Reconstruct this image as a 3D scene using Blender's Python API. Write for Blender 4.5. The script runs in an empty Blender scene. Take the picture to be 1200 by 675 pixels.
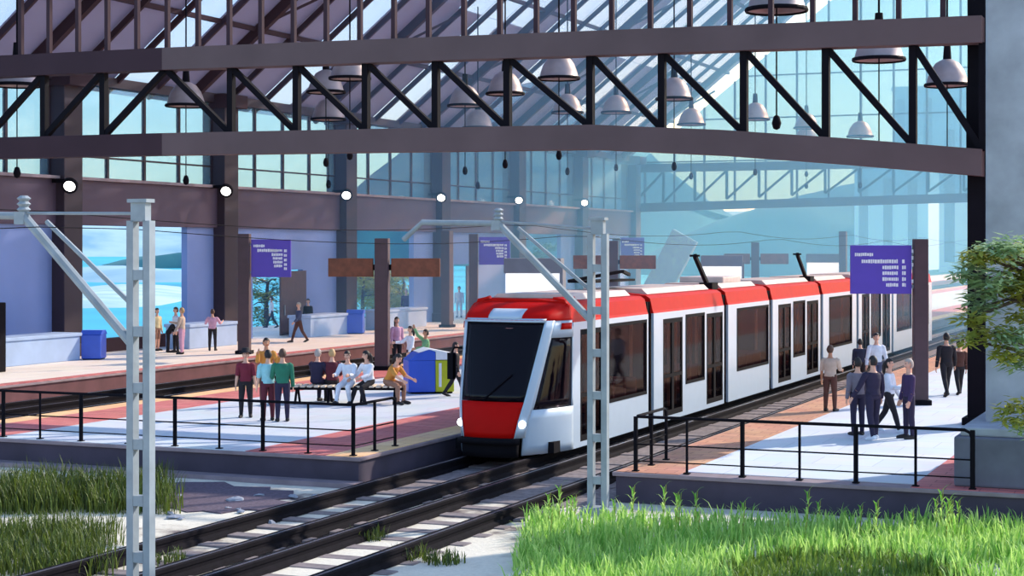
import bpy, bmesh, math, random
from mathutils import Vector, Matrix, noise
random.seed(7)
SC = bpy.context.scene
COL = SC.collection
PI = math.pi
R = math.radians
# ------------------------------------------------------------------ camera frame (long lens looking 23 deg left of the tracks)
FPX = 2000.0
TH = math.atan(850 / FPX)
S_, C_ = math.sin(TH), math.cos(TH)
HC = 4.3

def ground(u, v, z=0.0):
    """survey: where a foot seen in the photograph stands on the level z"""
    d = FPX * (HC - z) / (v - 290.0)
    l = (u - 600.0) * d / FPX
    return (-d * S_ + l * C_, d * C_ + l * S_)

def at_depth(u, d):
    l = (u - 600.0) * d / FPX
    return (-d * S_ + l * C_, d * C_ + l * S_)

def y_on_x(u, x):
    t = (u - 600.0) / FPX
    d = x / (-S_ + C_ * t)
    return d * (C_ + S_ * t)

def x_on_y(u, y):
    t = (u - 600.0) / FPX
    return y * (C_ * t - S_) / (C_ + S_ * t)

# ------------------------------------------------------------------ materials
def lin(c):
    c = c / 255.0
    return c / 12.92 if c <= 0.04045 else ((c + 0.055) / 1.055) ** 2.4

def rgb(r, g, b):
    return (lin(r), lin(g), lin(b), 1.0)

MATS = {}
def mat(name, col, rough=0.6, metal=0.0, var=0.12, scale=3.0, spec=0.5, bump=0.0, emit=None, estr=0.0, coat=0.0):
    if name in MATS:
        return MATS[name]
    m = bpy.data.materials.new(name); m.use_nodes = True
    nt = m.node_tree; b = nt.nodes['Principled BSDF']
    b.inputs['Roughness'].default_value = rough
    b.inputs['Metallic'].default_value = metal
    b.inputs['Specular IOR Level'].default_value = spec
    b.inputs['Coat Weight'].default_value = coat
    tc = nt.nodes.new('ShaderNodeTexCoord')
    nz = nt.nodes.new('ShaderNodeTexNoise'); nz.inputs['Scale'].default_value = scale; nz.inputs['Detail'].default_value = 4
    nt.links.new(tc.outputs['Object'], nz.inputs['Vector'])
    rp = nt.nodes.new('ShaderNodeValToRGB')
    rp.color_ramp.elements[0].position = 0.3; rp.color_ramp.elements[1].position = 0.7
    rp.color_ramp.elements[0].color = tuple(max(0, c * (1 - var)) for c in col[:3]) + (1,)
    rp.color_ramp.elements[1].color = tuple(min(1, c * (1 + var)) for c in col[:3]) + (1,)
    nt.links.new(nz.outputs['Fac'], rp.inputs['Fac'])
    nt.links.new(rp.outputs['Color'], b.inputs['Base Color'])
    if bump:
        bp = nt.nodes.new('ShaderNodeBump'); bp.inputs['Strength'].default_value = bump; bp.inputs['Distance'].default_value = 0.02
        nt.links.new(nz.outputs['Fac'], bp.inputs['Height']); nt.links.new(bp.outputs['Normal'], b.inputs['Normal'])
    if emit:
        b.inputs['Emission Color'].default_value = emit; b.inputs['Emission Strength'].default_value = estr
    MATS[name] = m
    return m

def glassy(name, tint, clear, rough=0.08, gloss=(1, 1, 1, 1), base=None):
    """thin pane: part see-through, part tinted body, glossy skin"""
    m = bpy.data.materials.new(name); m.use_nodes = True
    nt = m.node_tree; nt.nodes.clear()
    out = nt.nodes.new('ShaderNodeOutputMaterial')
    tr = nt.nodes.new('ShaderNodeBsdfTransparent'); tr.inputs['Color'].default_value = tint
    pb = nt.nodes.new('ShaderNodeBsdfPrincipled'); pb.inputs['Base Color'].default_value = base or tint
    pb.inputs['Roughness'].default_value = rough
    mx = nt.nodes.new('ShaderNodeMixShader'); mx.inputs['Fac'].default_value = 1 - clear
    nt.links.new(tr.outputs[0], mx.inputs[1]); nt.links.new(pb.outputs[0], mx.inputs[2])
    nt.links.new(mx.outputs[0], out.inputs['Surface'])
    MATS[name] = m
    return m

def paver(name, c1, c2, mortar, sx=1.2, sy=1.2, rough=0.7, msize=0.012):
    m = bpy.data.materials.new(name); m.use_nodes = True
    nt = m.node_tree; b = nt.nodes['Principled BSDF']; b.inputs['Roughness'].default_value = rough
    tc = nt.nodes.new('ShaderNodeTexCoord')
    br = nt.nodes.new('ShaderNodeTexBrick'); br.inputs['Scale'].default_value = 1.0
    br.inputs['Brick Width'].default_value = sx; br.inputs['Row Height'].default_value = sy
    br.inputs['Mortar Size'].default_value = msize
    br.inputs['Color1'].default_value = c1; br.inputs['Color2'].default_value = c2; br.inputs['Mortar'].default_value = mortar
    nt.links.new(tc.outputs['Object'], br.inputs['Vector'])
    nz = nt.nodes.new('ShaderNodeTexNoise'); nz.inputs['Scale'].default_value = 0.8
    nt.links.new(tc.outputs['Object'], nz.inputs['Vector'])
    mx = nt.nodes.new('ShaderNodeMixRGB'); mx.blend_type = 'OVERLAY'; mx.inputs['Fac'].default_value = 0.18
    nt.links.new(br.outputs['Color'], mx.inputs['Color1']); nt.links.new(nz.outputs['Color'], mx.inputs['Color2'])
    nt.links.new(mx.outputs['Color'], b.inputs['Base Color'])
    MATS[name] = m
    return m

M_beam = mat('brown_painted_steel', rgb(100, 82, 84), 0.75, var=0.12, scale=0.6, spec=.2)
M_beam_d = mat('dark_maroon_steel', rgb(62, 44, 52), 0.8, var=0.1, scale=0.6, spec=.2)  # also paints the shade on the left chords of the near truss
M_black = mat('black_steel', rgb(17, 14, 22), 0.8, var=0.15, spec=.12)
M_col = mat('dark_maroon_column_paint', rgb(54, 40, 52), 0.7, var=0.1, scale=0.8)
M_head = mat('dusky_maroon_header_paint', rgb(84, 66, 84), 0.7, var=0.12, scale=0.5)
M_panel = mat('blue_grey_wall_panel', rgb(126, 144, 196), 0.75, var=0.08, scale=0.4)
M_low = mat('pale_blue_grey_concrete', rgb(160, 182, 216), 0.8, var=0.1, scale=1.2, bump=0.2)
M_conc = mat('weathered_concrete', rgb(156, 158, 168), 0.85, var=0.22, scale=1.4, bump=0.35)
M_concd = mat('dark_concrete', rgb(104, 104, 120), 0.85, var=0.2, scale=1.8, bump=0.3)
M_wallf = mat('dark_purple_platform_face', rgb(70, 60, 76), 0.85, var=0.18, scale=1.5)
M_wallr = mat('dark_red_platform_face', rgb(96, 58, 64), 0.85, var=0.2, scale=1.5)
M_coping = mat('worn_pale_coping', rgb(142, 124, 130), 0.8, var=0.2, scale=2)
M_white_p = paver('white_paving', rgb(200, 205, 214), rgb(208, 212, 220), rgb(182, 186, 198), 1.2, 1.2)
M_red_p = paver('red_paving', rgb(198, 106, 104), rgb(212, 126, 120), rgb(160, 82, 82), 0.6, 0.3)
M_tact = paver('cream_tactile_paving', rgb(236, 184, 132), rgb(244, 200, 150), rgb(206, 146, 110), 0.6, 0.6)
M_tan_p = paver('tan_paving', rgb(186, 128, 102), rgb(206, 150, 116), rgb(150, 98, 80), 0.6, 0.3)
M_cream_p = paver('pale_cream_paving', rgb(236, 224, 214), rgb(242, 232, 222), rgb(206, 190, 186), 1.5, 1.5)
M_rail = mat('dark_rail_steel', rgb(20, 16, 22), 0.85, var=0.3, scale=6, spec=.1)
M_railtop = mat('worn_rail_head', rgb(120, 112, 120), 0.35, metal=0.7, var=0.1)
M_sleep = mat('grey_sleeper_concrete', rgb(128, 116, 116), 0.9, var=0.3, scale=5, bump=0.3)
M_tramw = mat('tram_white_paint', rgb(180, 196, 214), 0.35, var=0.02, coat=0.25)
M_tramr = mat('tram_red_paint', rgb(190, 16, 12), 0.45, var=0.05, spec=.06)
M_tramk = mat('tram_black_rubber', rgb(20, 18, 24), 0.85, var=0.1, spec=.1)
M_roofg = mat('tram_roof_grey', rgb(196, 176, 170), 0.6, var=0.15)
M_int = mat('tram_interior_brown', rgb(84, 52, 52), 0.7, var=0.15)
M_pole = mat('tan_grab_pole', rgb(220, 184, 140), 0.5)
M_seat = mat('tram_seat_maroon', rgb(150, 96, 84), 0.8)
M_glass = glassy('dark_tram_glass', (0.62, 0.5, 0.52, 1), 0.8, 0.04, base=(0.01, 0.008, 0.012, 1))
M_wind = glassy('black_windscreen_glass', (0.5, 0.42, 0.5, 1), 0.66, 0.03, base=(0.008, 0.006, 0.012, 1))
M_pane = glassy('teal_window_glass', (0.66, 0.80, 0.90, 1), 0.76, 0.1, base=(0.38, 0.54, 0.6, 1))
M_roofp = glassy('lavender_roof_sheet', (0.62, 0.58, 0.8, 1), 0.24, 0.45, base=(0.28, 0.25, 0.36, 1))
M_roofu = glassy('blue_lavender_roof_glazing', (0.58, 0.62, 0.92, 1), 0.38, 0.35, base=(0.27, 0.27, 0.42, 1))
M_gable = glassy('pale_gable_glass', (0.62, 0.80, 0.90, 1), 0.74, 0.15, base=(0.42, 0.6, 0.64, 1))
M_sky = glassy('clear_roof_glazing', (0.86, 0.88, 0.98, 1), 0.75, 0.2, base=(0.6, 0.6, 0.72, 1))
M_light = mat('lamp_lens', (1, 1, 1, 1), 0.3, emit=(1, 0.97, 0.92, 1), estr=6.0, var=0)
M_head_l = mat('headlamp_lens', (1, 1, 1, 1), 0.2, emit=(0.95, 0.98, 1, 1), estr=3.5, var=0)
M_bell = mat('brushed_bell_metal', rgb(160, 144, 144), 0.45, metal=0.3, var=0.15, scale=2)
M_mast = mat('galvanised_mast_steel', rgb(142, 150, 158), 0.6, metal=0.0, var=0.14, scale=4)
M_sign = mat('purple_sign_board', rgb(92, 70, 186), 0.5, var=0.04)
M_signw = mat('white_sign_lettering', rgb(240, 240, 250), 0.5, var=0)
M_pbrown = mat('dark_brown_post', rgb(78, 58, 66), 0.6, var=0.12)
M_wood = mat('brown_wood_board', rgb(118, 66, 46), 0.6, var=0.25, scale=5)
M_bblue = mat('blue_bin_plastic', rgb(52, 92, 204), 0.4, var=0.05)
M_byel = mat('yellow_green_bin_plastic', rgb(182, 190, 40), 0.4, var=0.08)
M_bwhite = mat('white_bin_lid', rgb(232, 236, 244), 0.4, var=0.03)
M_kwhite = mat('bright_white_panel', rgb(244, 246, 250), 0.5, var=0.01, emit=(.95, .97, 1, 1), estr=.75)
M_kgrey = mat('grey_kiosk_header', rgb(120, 122, 134), 0.6, var=0.08)
M_ground = None

# ------------------------------------------------------------------ mesh builder
class MB:
    def __init__(s):
        s.v = []; s.f = []
    def add(s, vs, fs):
        o = len(s.v); s.v += [tuple(p) for p in vs]; s.f += [tuple(i + o for i in f) for f in fs]; return s
    def box(s, x0, x1, y0, y1, z0, z1):
        return s.add([(x0, y0, z0), (x1, y0, z0), (x1, y1, z0), (x0, y1, z0), (x0, y0, z1), (x1, y0, z1), (x1, y1, z1), (x0, y1, z1)],
                     [(0, 3, 2, 1), (4, 5, 6, 7), (0, 1, 5, 4), (1, 2, 6, 5), (2, 3, 7, 6), (3, 0, 4, 7)])
    def bar(s, p, q, w, h, up=(0, 0, 1)):
        p, q = Vector(p), Vector(q); d = (q - p).normalized(); u = Vector(up)
        if abs(d.dot(u)) > 0.99: u = Vector((0, 1, 0))
        a = d.cross(u).normalized(); b = a.cross(d).normalized()
        vs = []
        for c in (p, q):
            for sa, sb in ((-1, -1), (1, -1), (1, 1), (-1, 1)):
                vs.append(c + a * sa * w / 2 + b * sb * h / 2)
        return s.add(vs, [(3, 2, 1, 0), (4, 5, 6, 7), (0, 1, 5, 4), (1, 2, 6, 5), (2, 3, 7, 6), (3, 0, 4, 7)])
    def tube(s, pts, r, n=8, cap=True):
        pts = [Vector(p) for p in pts]; k = len(pts)
        rr = r if isinstance(r, (list, tuple)) else [r] * k
        vs = []; ref = None
        for i, p in enumerate(pts):
            d = (pts[min(i + 1, k - 1)] - pts[max(i - 1, 0)]).normalized()
            if ref is None:
                ref = Vector((0, 0, 1)) if abs(d.z) < 0.9 else Vector((0, 1, 0))
            a = d.cross(ref).normalized(); b = a.cross(d).normalized(); ref = b
            for j in range(n):
                t = 2 * PI * j / n
                vs.append(p + (a * math.cos(t) + b * math.sin(t)) * rr[i])
        fs = []
        for i in range(k - 1):
            for j in range(n):
                fs.append((i * n + j, i * n + (j + 1) % n, (i + 1) * n + (j + 1) % n, (i + 1) * n + j))
        if cap:
            fs.append(tuple(range(n - 1, -1, -1))); fs.append(tuple((k - 1) * n + j for j in range(n)))
        return s.add(vs, fs)
    def lathe(s, prof, n=20, c=(0, 0, 0)):
        vs = []; k = len(prof)
        for r, z in prof:
            for j in range(n):
                t = 2 * PI * j / n
                vs.append((c[0] + r * math.cos(t), c[1] + r * math.sin(t), c[2] + z))
        fs = [(i * n + j, i * n + (j + 1) % n, (i + 1) * n + (j + 1) % n, (i + 1) * n + j) for i in range(k - 1) for j in range(n)]
        return s.add(vs, fs)
    def prism(s, poly, axis, a, b):
        """poly: 2D points; axis 'x','y','z' is the extrusion direction"""
        def mk(p, t):
            return {'x': (t, p[0], p[1]), 'y': (p[0], t, p[1]), 'z': (p[0], p[1], t)}[axis]
        n = len(poly)
        vs = [mk(p, a) for p in poly] + [mk(p, b) for p in poly]
        fs = [tuple(range(n)), tuple(range(2 * n - 1, n - 1, -1))] + [(i, i + n, (i + 1) % n + n, (i + 1) % n) for i in range(n)]
        return s.add(vs, fs)
    def build(s, name, m, parent=None, origin=None, bevel=0, smooth=False, fix=True):
        o3 = Vector(origin) if origin is not None else Vector((0, 0, 0))
        me = bpy.data.meshes.new(name)
        me.from_pydata([tuple(Vector(p) - o3) for p in s.v], [], s.f)
        if fix or bevel:
            bm = bmesh.new(); bm.from_mesh(me)
            bmesh.ops.recalc_face_normals(bm, faces=bm.faces)
            if bevel:
                es = [e for e in bm.edges if e.is_manifold and e.calc_face_angle(0) > 0.6]
                bmesh.ops.bevel(bm, geom=es, offset=bevel, segments=2, affect='EDGES', profile=0.5, clamp_overlap=True)
            bm.to_mesh(me); bm.free()
        if smooth:
            for p in me.polygons: p.use_smooth = True
        me.materials.append(m)
        o = bpy.data.objects.new(name, me); COL.objects.link(o)
        if parent is not None:
            o.parent = parent
        elif origin is not None:
            o.location = o3
        return o

def tag(o, label=None, cat=None, group=None, kind=None):
    if label: o['label'] = label
    if cat: o['category'] = cat
    if group: o['group'] = group
    if kind: o['kind'] = kind
    return o

def thing(name, loc, label, cat, group=None, rz=0.0):
    o = bpy.data.objects.new(name, None); COL.objects.link(o)
    o.location = loc; o.rotation_euler = (0, 0, rz); o.empty_display_size = 0.2
    return tag(o, label, cat, group)

def struct(name, mb, m, bevel=0, **k):
    o = mb.build(name, m, bevel=bevel, **k); o['kind'] = 'structure'; return o

def dup(root, loc, label, rz=None, group=None):
    r = root.copy(); COL.objects.link(r); r.location = loc; r['label'] = label
    if rz is not None: r.rotation_euler = (0, 0, rz)
    if group: r['group'] = group
    for ch in list(root.children):
        c = ch.copy(); COL.objects.link(c); c.parent = r
        for g in ch.children:
            e = g.copy(); COL.objects.link(e); e.parent = c
    return r
# ================================================================== SETTING
def ground_mat():
    m = bpy.data.materials.new('sandy_trackside_ground'); m.use_nodes = True
    nt = m.node_tree; b = nt.nodes['Principled BSDF']; b.inputs['Roughness'].default_value = 0.95
    tc = nt.nodes.new('ShaderNodeTexCoord')
    def noi(sc, det=5):
        n = nt.nodes.new('ShaderNodeTexNoise'); n.inputs['Scale'].default_value = sc; n.inputs['Detail'].default_value = det
        nt.links.new(tc.outputs['Object'], n.inputs['Vector']); return n
    n1 = noi(0.35); n2 = noi(2.2); n3 = noi(16, 3)
    mx = nt.nodes.new('ShaderNodeMath'); mx.operation = 'MULTIPLY_ADD'; mx.inputs[1].default_value = 0.55
    nt.links.new(n2.outputs['Fac'], mx.inputs[0]); nt.links.new(n1.outputs['Fac'], mx.inputs[2])
    rp = nt.nodes.new('ShaderNodeValToRGB')
    cr = rp.color_ramp; cr.elements[0].position = 0.56; cr.elements[0].color = rgb(108, 92, 92)
    cr.elements[1].position = 0.76; cr.elements[1].color = rgb(234, 224, 206)
    e = cr.elements.new(0.66); e.color = rgb(214, 202, 184)
    nt.links.new(mx.outputs[0], rp.inputs['Fac'])
    mm = nt.nodes.new('ShaderNodeMixRGB'); mm.blend_type = 'MULTIPLY'; mm.inputs['Fac'].default_value = 0.3
    nt.links.new(rp.outputs['Color'], mm.inputs['Color1']); nt.links.new(n3.outputs['Fac'], mm.inputs['Color2'])
    nt.links.new(mm.outputs['Color'], b.inputs['Base Color'])
    bp = nt.nodes.new('ShaderNodeBump'); bp.inputs['Strength'].default_value = 0.4; bp.inputs['Distance'].default_value = 0.03
    nt.links.new(n3.outputs['Fac'], bp.inputs['Height']); nt.links.new(bp.outputs['Normal'], b.inputs['Normal'])
    return m

GZ = -0.6
mb = MB(); nx, ny = 60, 90
for j in range(ny + 1):
    for i in range(nx + 1):
        x = -49 + 90 * i / nx; y = 4 + 396 * (j / ny) ** 1.6
        z = GZ + 0.05 * (noise.noise(Vector((x * .6, y * .6, 0))) if y < 31 else 0)
        mb.v.append((x, y, z))
for j in range(ny):
    for i in range(nx):
        a = j * (nx + 1) + i; mb.f.append((a, a + 1, a + nx + 2, a + nx + 1))
struct('ground', mb, ground_mat(), smooth=True)

struct('track_bed', MB().box(-16.5, -11.15, 30.2, 250, GZ - .1, GZ + .012), mat('grey_brown_ballast', rgb(126, 114, 114), .95, var=.35, scale=7, bump=.5))
YE = 260.0     # platforms run on past the far gable
YF = 31.0      # front end of both island platforms
# platform A (middle), platform B (far side), platform C (right)
XA0, XA1 = -28.4, -16.6
XC0 = -11.0
XB1 = -35.4
def platform(body, bm_, slabs, cop):
    x0, x1, y0, y1 = body
    o = struct(cop[0], MB().box(x0, x1, y0, y1, GZ - .05, -0.09), bm_)
    k = MB().box(x0 - .06, x1 + .06, y0 - .06, y1, -0.09, -0.012)
    struct('trim_' + str(cop[1]), k, M_coping, bevel=0.015)
    for nm, m, a, b, ya in slabs:
        struct(nm, MB().box(a, b, ya, y1, -0.02, 0.0), m)
platform((XA0, XA1, YF, YE), M_wallf, [
    ('floor_tactile_strip', M_tact, XA1 - .75, XA1, YF), ('floor_red_strip', M_red_p, XA1 - 2.7, XA1 - .75, YF),
    ('floor_white_paving', M_white_p, XA0 + 2.5, XA1 - 2.7, YF), ('floor_red_strip', M_red_p, XA0 + .7, XA0 + 2.5, YF),
    ('floor_tactile_strip', M_tact, XA0, XA0 + .7, YF)], ('floor_middle_platform', 1))
platform((XC0, 10.0, YF, YE), M_wallf, [
    ('floor_tan_strip', M_tan_p, XC0, XC0 + 1.25, YF), ('floor_white_paving', M_white_p, XC0 + 1.25, -5.4, YF + .45),
    ('floor_red_strip', M_red_p, -5.4, 10.0, YF)], ('floor_right_platform', 2))
platform((-49.0, XB1, 20, YE), M_wallr, [
    ('floor_tactile_strip', M_red_p, XB1 - .55, XB1, 20), ('floor_cream_paving', M_cream_p, -49, XB1 - .55, 20)], ('floor_left_platform', 3))

# ------------------------------------------------------------------ left facade, X = -43
FX = -43.0
BAY = 11.5
YC = [55.2 + BAY * k for k in range(-1, 7)]       # column centres
HB, HT = 5.2, 7.0                                  # header beam
EAVE = 11.0
cnames = ['nearest column of the left station wall, in front of the truss end', 'dark wall column left of the sea-view opening',
          'dark wall column between the sea-view opening and the purple sign', 'dark wall column behind the left crossed wooden boards',
          'wall column behind the right board of the crossed post', 'wall column behind the second purple sign', 'hazy wall column behind the right lattice mast',
          'farthest hazy wall column, at the far gable truss']
for k, y in enumerate(YC):
    t = thing('wall_column', (FX, y, 0), cnames[k] if k < len(cnames) else '', 'column', 'columns of the left station wall')
    MB().box(-.45, .75, -.58, .58, 0, EAVE + .3).build('shaft', M_col, t, bevel=.03)
    MB().box(-.55, .9, -.7, .7, 0, .5).build('base', M_col, t, bevel=.03)
    MB().box(-.5, 1.15, -.75, .75, EAVE - .35, EAVE + .25).build('bracket', M_beam_d, t, bevel=.03)
struct('wall_header_left', MB().box(FX - .4, FX + .35, YC[0] - 6, YC[-1] + 1, HB, HT), M_head, bevel=.02)
struct('trim_4', MB().box(FX - .4, FX + .55, YC[0] - 6, YC[-1] + 1, HT, HT + .12), M_coping)
struct('trim_5', MB().box(FX - .3, FX + .3, YC[0] - 6, YC[-1] + 1, EAVE - .1, EAVE + .3), M_col)

# wall panels: (y0, y1, z0) spans of solid panel below the header; gaps are openings
wn = 0
def wall_panel(y0, y1, z0=0.0, z1=HB, x=FX):
    global wn; wn += 1
    struct('wall_left', MB().box(x - .15, x + .15, y0, y1, z0, z1), M_panel)
yl = lambda u: y_on_x(u, FX)
wall_panel(20, YC[1] - .5)
wall_panel(yl(216), YC[2])                         # beside the sea view
wall_panel(YC[2], yl(293)); wall_panel(yl(293), yl(352), 3.2); wall_panel(yl(352), YC[3])   # wall with a passage
wall_panel(yl(482), YC[4])
wall_panel(YC[4], yl(529)); wall_panel(yl(529), yl(552), 3.3); wall_panel(yl(552), YC[5])
wall_panel(yl(655), YC[6], 0)
wall_panel(YC[6], YC[7])
wall_panel(yl(610), yl(655), 0, 2.9)               # sill below a hazy opening
# brown sliding door leaf beside the passage
dt = thing('sliding_door', (FX + .3, yl(322), 0), 'dark brown door leaf slid open beside the passage under the left purple sign', 'door')
MB().box(-.05, .05, 0, yl(352) - yl(322), 0.02, 3.15).build('door_leaf', M_pbrown, dt, bevel=.02)
MB().bar((0.09, .3, 1.0), (.09, .3, 1.5), .04, .04).build('door_handle', M_mast, dt)
dt = thing('sliding_door', (FX + .3, yl(541), 0), 'hazy dark door leaf in the wall left of the second purple sign', 'door')
MB().box(-.05, .05, 0, yl(552) - yl(541), 0.02, 3.2).build('door_leaf', M_pbrown, dt, bevel=.02)

# low parapet blocks standing in front of the wall
def low_block(u0, u1, label, x0=-41.9, x1=-40.7, h=1.05):
    y0, y1 = y_on_x(u0, x1), y_on_x(u1, x1)
    t = thing('low_wall', ((x0 + x1) / 2, y0, 0), label, 'low wall', 'low walls before the left facade')
    hw = (x1 - x0) / 2
    MB().box(-hw, hw, 0, y1 - y0, 0, h - .14).build('body', M_low, t, bevel=.03)
    MB().box(-hw - .06, hw + .06, -.06, y1 - y0 + .06, h - .14, h).build('coping', M_low, t, bevel=.03)
low_block(6, 94, 'pale blue-grey low wall left of the plain blue bin')
low_block(222, 278, 'pale blue-grey low wall behind the person in pink')
low_block(364, 408, 'pale blue-grey low wall left of the far blue bin')
low_block(452, 500, 'hazy pale low wall right of the crossed wooden boards')
# dark skirting below the sea opening
struct('baseboard_left', MB().box(FX - .2, FX + .2, YC[1] + .5, yl(216), 0, .55), M_beam_d)
MBd = thing('doorway_pier', (-39.6, y_on_x(-15, -39.6), 0), 'black pier at the left edge of the picture before the blue-grey wall', 'pier')
MB().box(-.4, .4, -.5, .5, 0, 2.4).build('shaft', M_black, MBd, bevel=.03)

# upper glazing, one window per bay
for k in range(len(YC) - 1):
    y0, y1 = YC[k] + .58, YC[k + 1] - .58
    w = bpy.data.objects.new(f'window_{k + 1}', None); COL.objects.link(w); w.location = (FX, y0, HT + .12); w['kind'] = 'structure'
    L, H = y1 - y0, EAVE - .1 - HT - .12
    MB().box(-.02, .02, 0, L, 0, H).build('pane', M_pane, w)
    n = 4
    for j in range(n + 1):
        MB().box(-.07, .07, L * j / n - .07, L * j / n + .07, 0, H).build('mullion', M_col, w)
    MB().box(-.06, .06, 0, L, H * .22, H * .22 + .07).build('transom', M_col, w)

# ------------------------------------------------------------------ roof over the left hall: slopes up from the eave
RS = 0.8
RX1 = -27.0
RX2 = -19.0
def rz(x): return EAVE + .25 + RS * (x + 43)
Y0R, Y1R = 41.5, 124.5
i = 0
y = Y0R
while y < Y1R - .1:
    y1 = min(y + BAY / 4, Y1R)
    clear = (i % 4 == 2)
    for x0, x1 in ((-43.6, -36.5), (-36.5, RX1), (RX1, RX2)):
        cl = clear or (i % 2 == 1 and x0 > -40)
        q = MB()
        q.add([(x0, y, rz(x0)), (x1, y, rz(x1)), (x1, y1, rz(x1)), (x0, y1, rz(x0)),
               (x0, y, rz(x0) + .06), (x1, y, rz(x1) + .06), (x1, y1, rz(x1) + .06), (x0, y1, rz(x0) + .06)],
              [(0, 3, 2, 1), (4, 5, 6, 7), (0, 1, 5, 4), (1, 2, 6, 5), (2, 3, 7, 6), (3, 0, 4, 7)])
        struct('ceiling', q, M_roofu if x0 == RX1 else M_sky if cl else M_roofp)
    rf = thing('roof_rafter', (-43.3, y, rz(-43.3)), 'dark sloping rafter under the lavender roof sheets', 'rafter', 'rafters of the left roof')
    heavy = i % 4 == 0
    MB().bar((0, 0, -.25), (27.4, 0, RS * 27.4 - .25), .28 if heavy else .14, .45 if heavy else .24).build('beam', M_beam_d, rf)
    if heavy:
        for xx in (4.5, 9.0, 19.0):
            MB().bar((xx, 0, RS * xx - .4), (xx + 2.4, BAY / 4, RS * (xx + 2.4) - .4), .12, .12).build('wind_brace', M_beam_d, rf)
    y = y1; i += 1
for n_, x in enumerate((-39.6, -35.2, -31.0, RX1, -21.5, RX2)):
    p = MB().bar((x, Y0R, rz(x) - .1), (x, Y1R, rz(x) - .1), .16, .2).build('purlin', M_beam_d, origin=(x, Y0R, rz(x)))
    tag(p, ['lowest lengthwise purlin under the left roof', 'second purlin up the left roof', 'third purlin up the left roof', 'fourth purlin up the left roof', 'fifth purlin up the left roof, below the ridge', 'ridge purlin along the top of the left roof'][n_], 'purlin')

# ------------------------------------------------------------------ trusses across the tracks
def truss(y, xs, ztop, zbot, name_label, with_bars=True, xcol=-28.8, right_col=False):
    """ztop, zbot: functions of x; xs: node positions from left to right"""
    x0, x1 = xs[0], xs[-1]
    t = thing('roof_truss', ((x0 + x1) / 2, y, zbot(x1)), name_label, 'truss')
    o = Vector(t.location)
    th = .64
    def chord(pts, fn, nm, m):
        b = MB()
        for a, c in zip(pts, pts[1:]):
            b.prism([(a, fn(a) - th / 2), (c, fn(c) - th / 2), (c, fn(c) + th / 2), (a, fn(a) + th / 2)], 'y', y - .28, y + .28)
        b.build(nm, m, t, o)
    chord([x0, xcol], ztop, 'top_chord', M_beam_d); chord([xcol, x1], ztop, 'top_chord', M_beam)  # near truss: darker steel left of xcol stands in for shade
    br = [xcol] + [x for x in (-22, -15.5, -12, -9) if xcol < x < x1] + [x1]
    chord([x0, xcol], zbot, 'bottom_chord', M_beam_d); chord(br, zbot, 'bottom_chord', M_beam)  # bottom chord likewise, shade put into the steel colour
    for x in xs:
        if abs(x - xcol) > .3:
            MB().box(x - .09, x + .09, y - .1, y + .1, zbot(x) + .3, ztop(x) - .3).build('post', M_black, t, o)
    for a, b in zip(xs, xs[1:]):
        if b <= xcol + .01:
            p, q = (a, y, zbot(a) + .28), (b, y, ztop(b) - .28)
        else:
            p, q = (a, y, ztop(a) - .28), (b, y, zbot(b) + .28)
        MB().bar(p, q, .16, .17, (0, 1, 0)).build('diagonal', M_black, t, o)
    if with_bars:
        x = xcol - 1.06 * int((xcol - x0) / 1.06)
        while x < x1 - .2:
            MB().box(x - .06, x + .06, y - .07, y + .07, ztop(x) + .3, ztop(x) + 2.6).build('upright_bar', M_beam_d, t, o)
            x += 1.06
        MB().box(x0, x1, y - .06, y + .06, ztop(x0) + 2.24, ztop(x0) + 2.36).build('top_rail', M_beam_d, t, o)
    return t
YT = 42.0
xn = [x_on_y(u, YT) for u in (271, 348, 429, 511, 595, 692, 776, 872, 968, 1070)]
xc = x_on_y(195, YT)
left = [2 * xc - x for x in xn[:6]]
xs = sorted(left + [xc]) + xn + [-5.6]
def ztop(x): return 9.86 - .36 * max(0, (x + 34) / 28.5)
def zbot(x):
    if x < -15.4: return 7.36 - .18 * max(0, (x + 34)) / 18.6
    t = (x + 15.4) / 9.8
    return 7.18 - .86 * t ** 1.25 if t > 0 else 7.18
truss(YT, xs, ztop, zbot, 'near brown roof truss spanning the whole picture above the tram')
xs2 = [-43 + 2.5 * k for k in range(0, 15)]
def zbot2(x): return 7.35 + .7 * min(1, max(0, (x + 43) / 16)) 
g = bpy.data.objects.new('window_20', None); COL.objects.link(g); g.location = (-43, 126.2, 7.7); g['kind'] = 'structure'
MB().prism([(0, 0), (27.5, 0), (27.5, 24.6), (0, 3.1)], 'y', -.03, .03).build('pane', M_gable, g)
MB().box(27.5, 46, -.03, .03, 0, 17).build('pane', M_gable, g)
for q in range(19):
    xx = 2.4 * q + .6; MB().box(xx - .07, xx + .07, -.09, .09, 0, min(RS * xx + 3, 17) if xx < 27.5 else 17).build('mullion', M_beam_d, g)
for zz in (3.2, 6.4, 9.6):
    MB().box(max(0, zz - 3.1) / RS + .2, 46, -.08, .08, zz - .05, zz + .05).build('transom', M_beam_d, g)
truss(125.0, xs2, lambda x: 10.4, zbot2, 'far hazy gable truss over the end of the station', False, xcol=-43 + 2.5 * 14)

# right column that carries the near truss
t = thing('truss_column', (-5.72, 42.6, 0), 'tall black column carrying the right end of the near truss', 'column')
MB().box(-.3, .75, -.25, .45, 0, 12.5).build('shaft', M_black, t, bevel=.02)
MB().prism([(-.32, 8.2), (1.6, 8.2), (1.6, 6.9), (-.32, 6.6)], 'y', -.28, .5).build('bracket', M_black, t)
MB().bar((.1, .1, 8.7), (1.8, .1, 9.6), .14, .14).build('brace', M_black, t)
MB().box(-.42, .9, -.36, .56, 0, .18).build('base_plate', M_black, t, bevel=.02)

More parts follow.
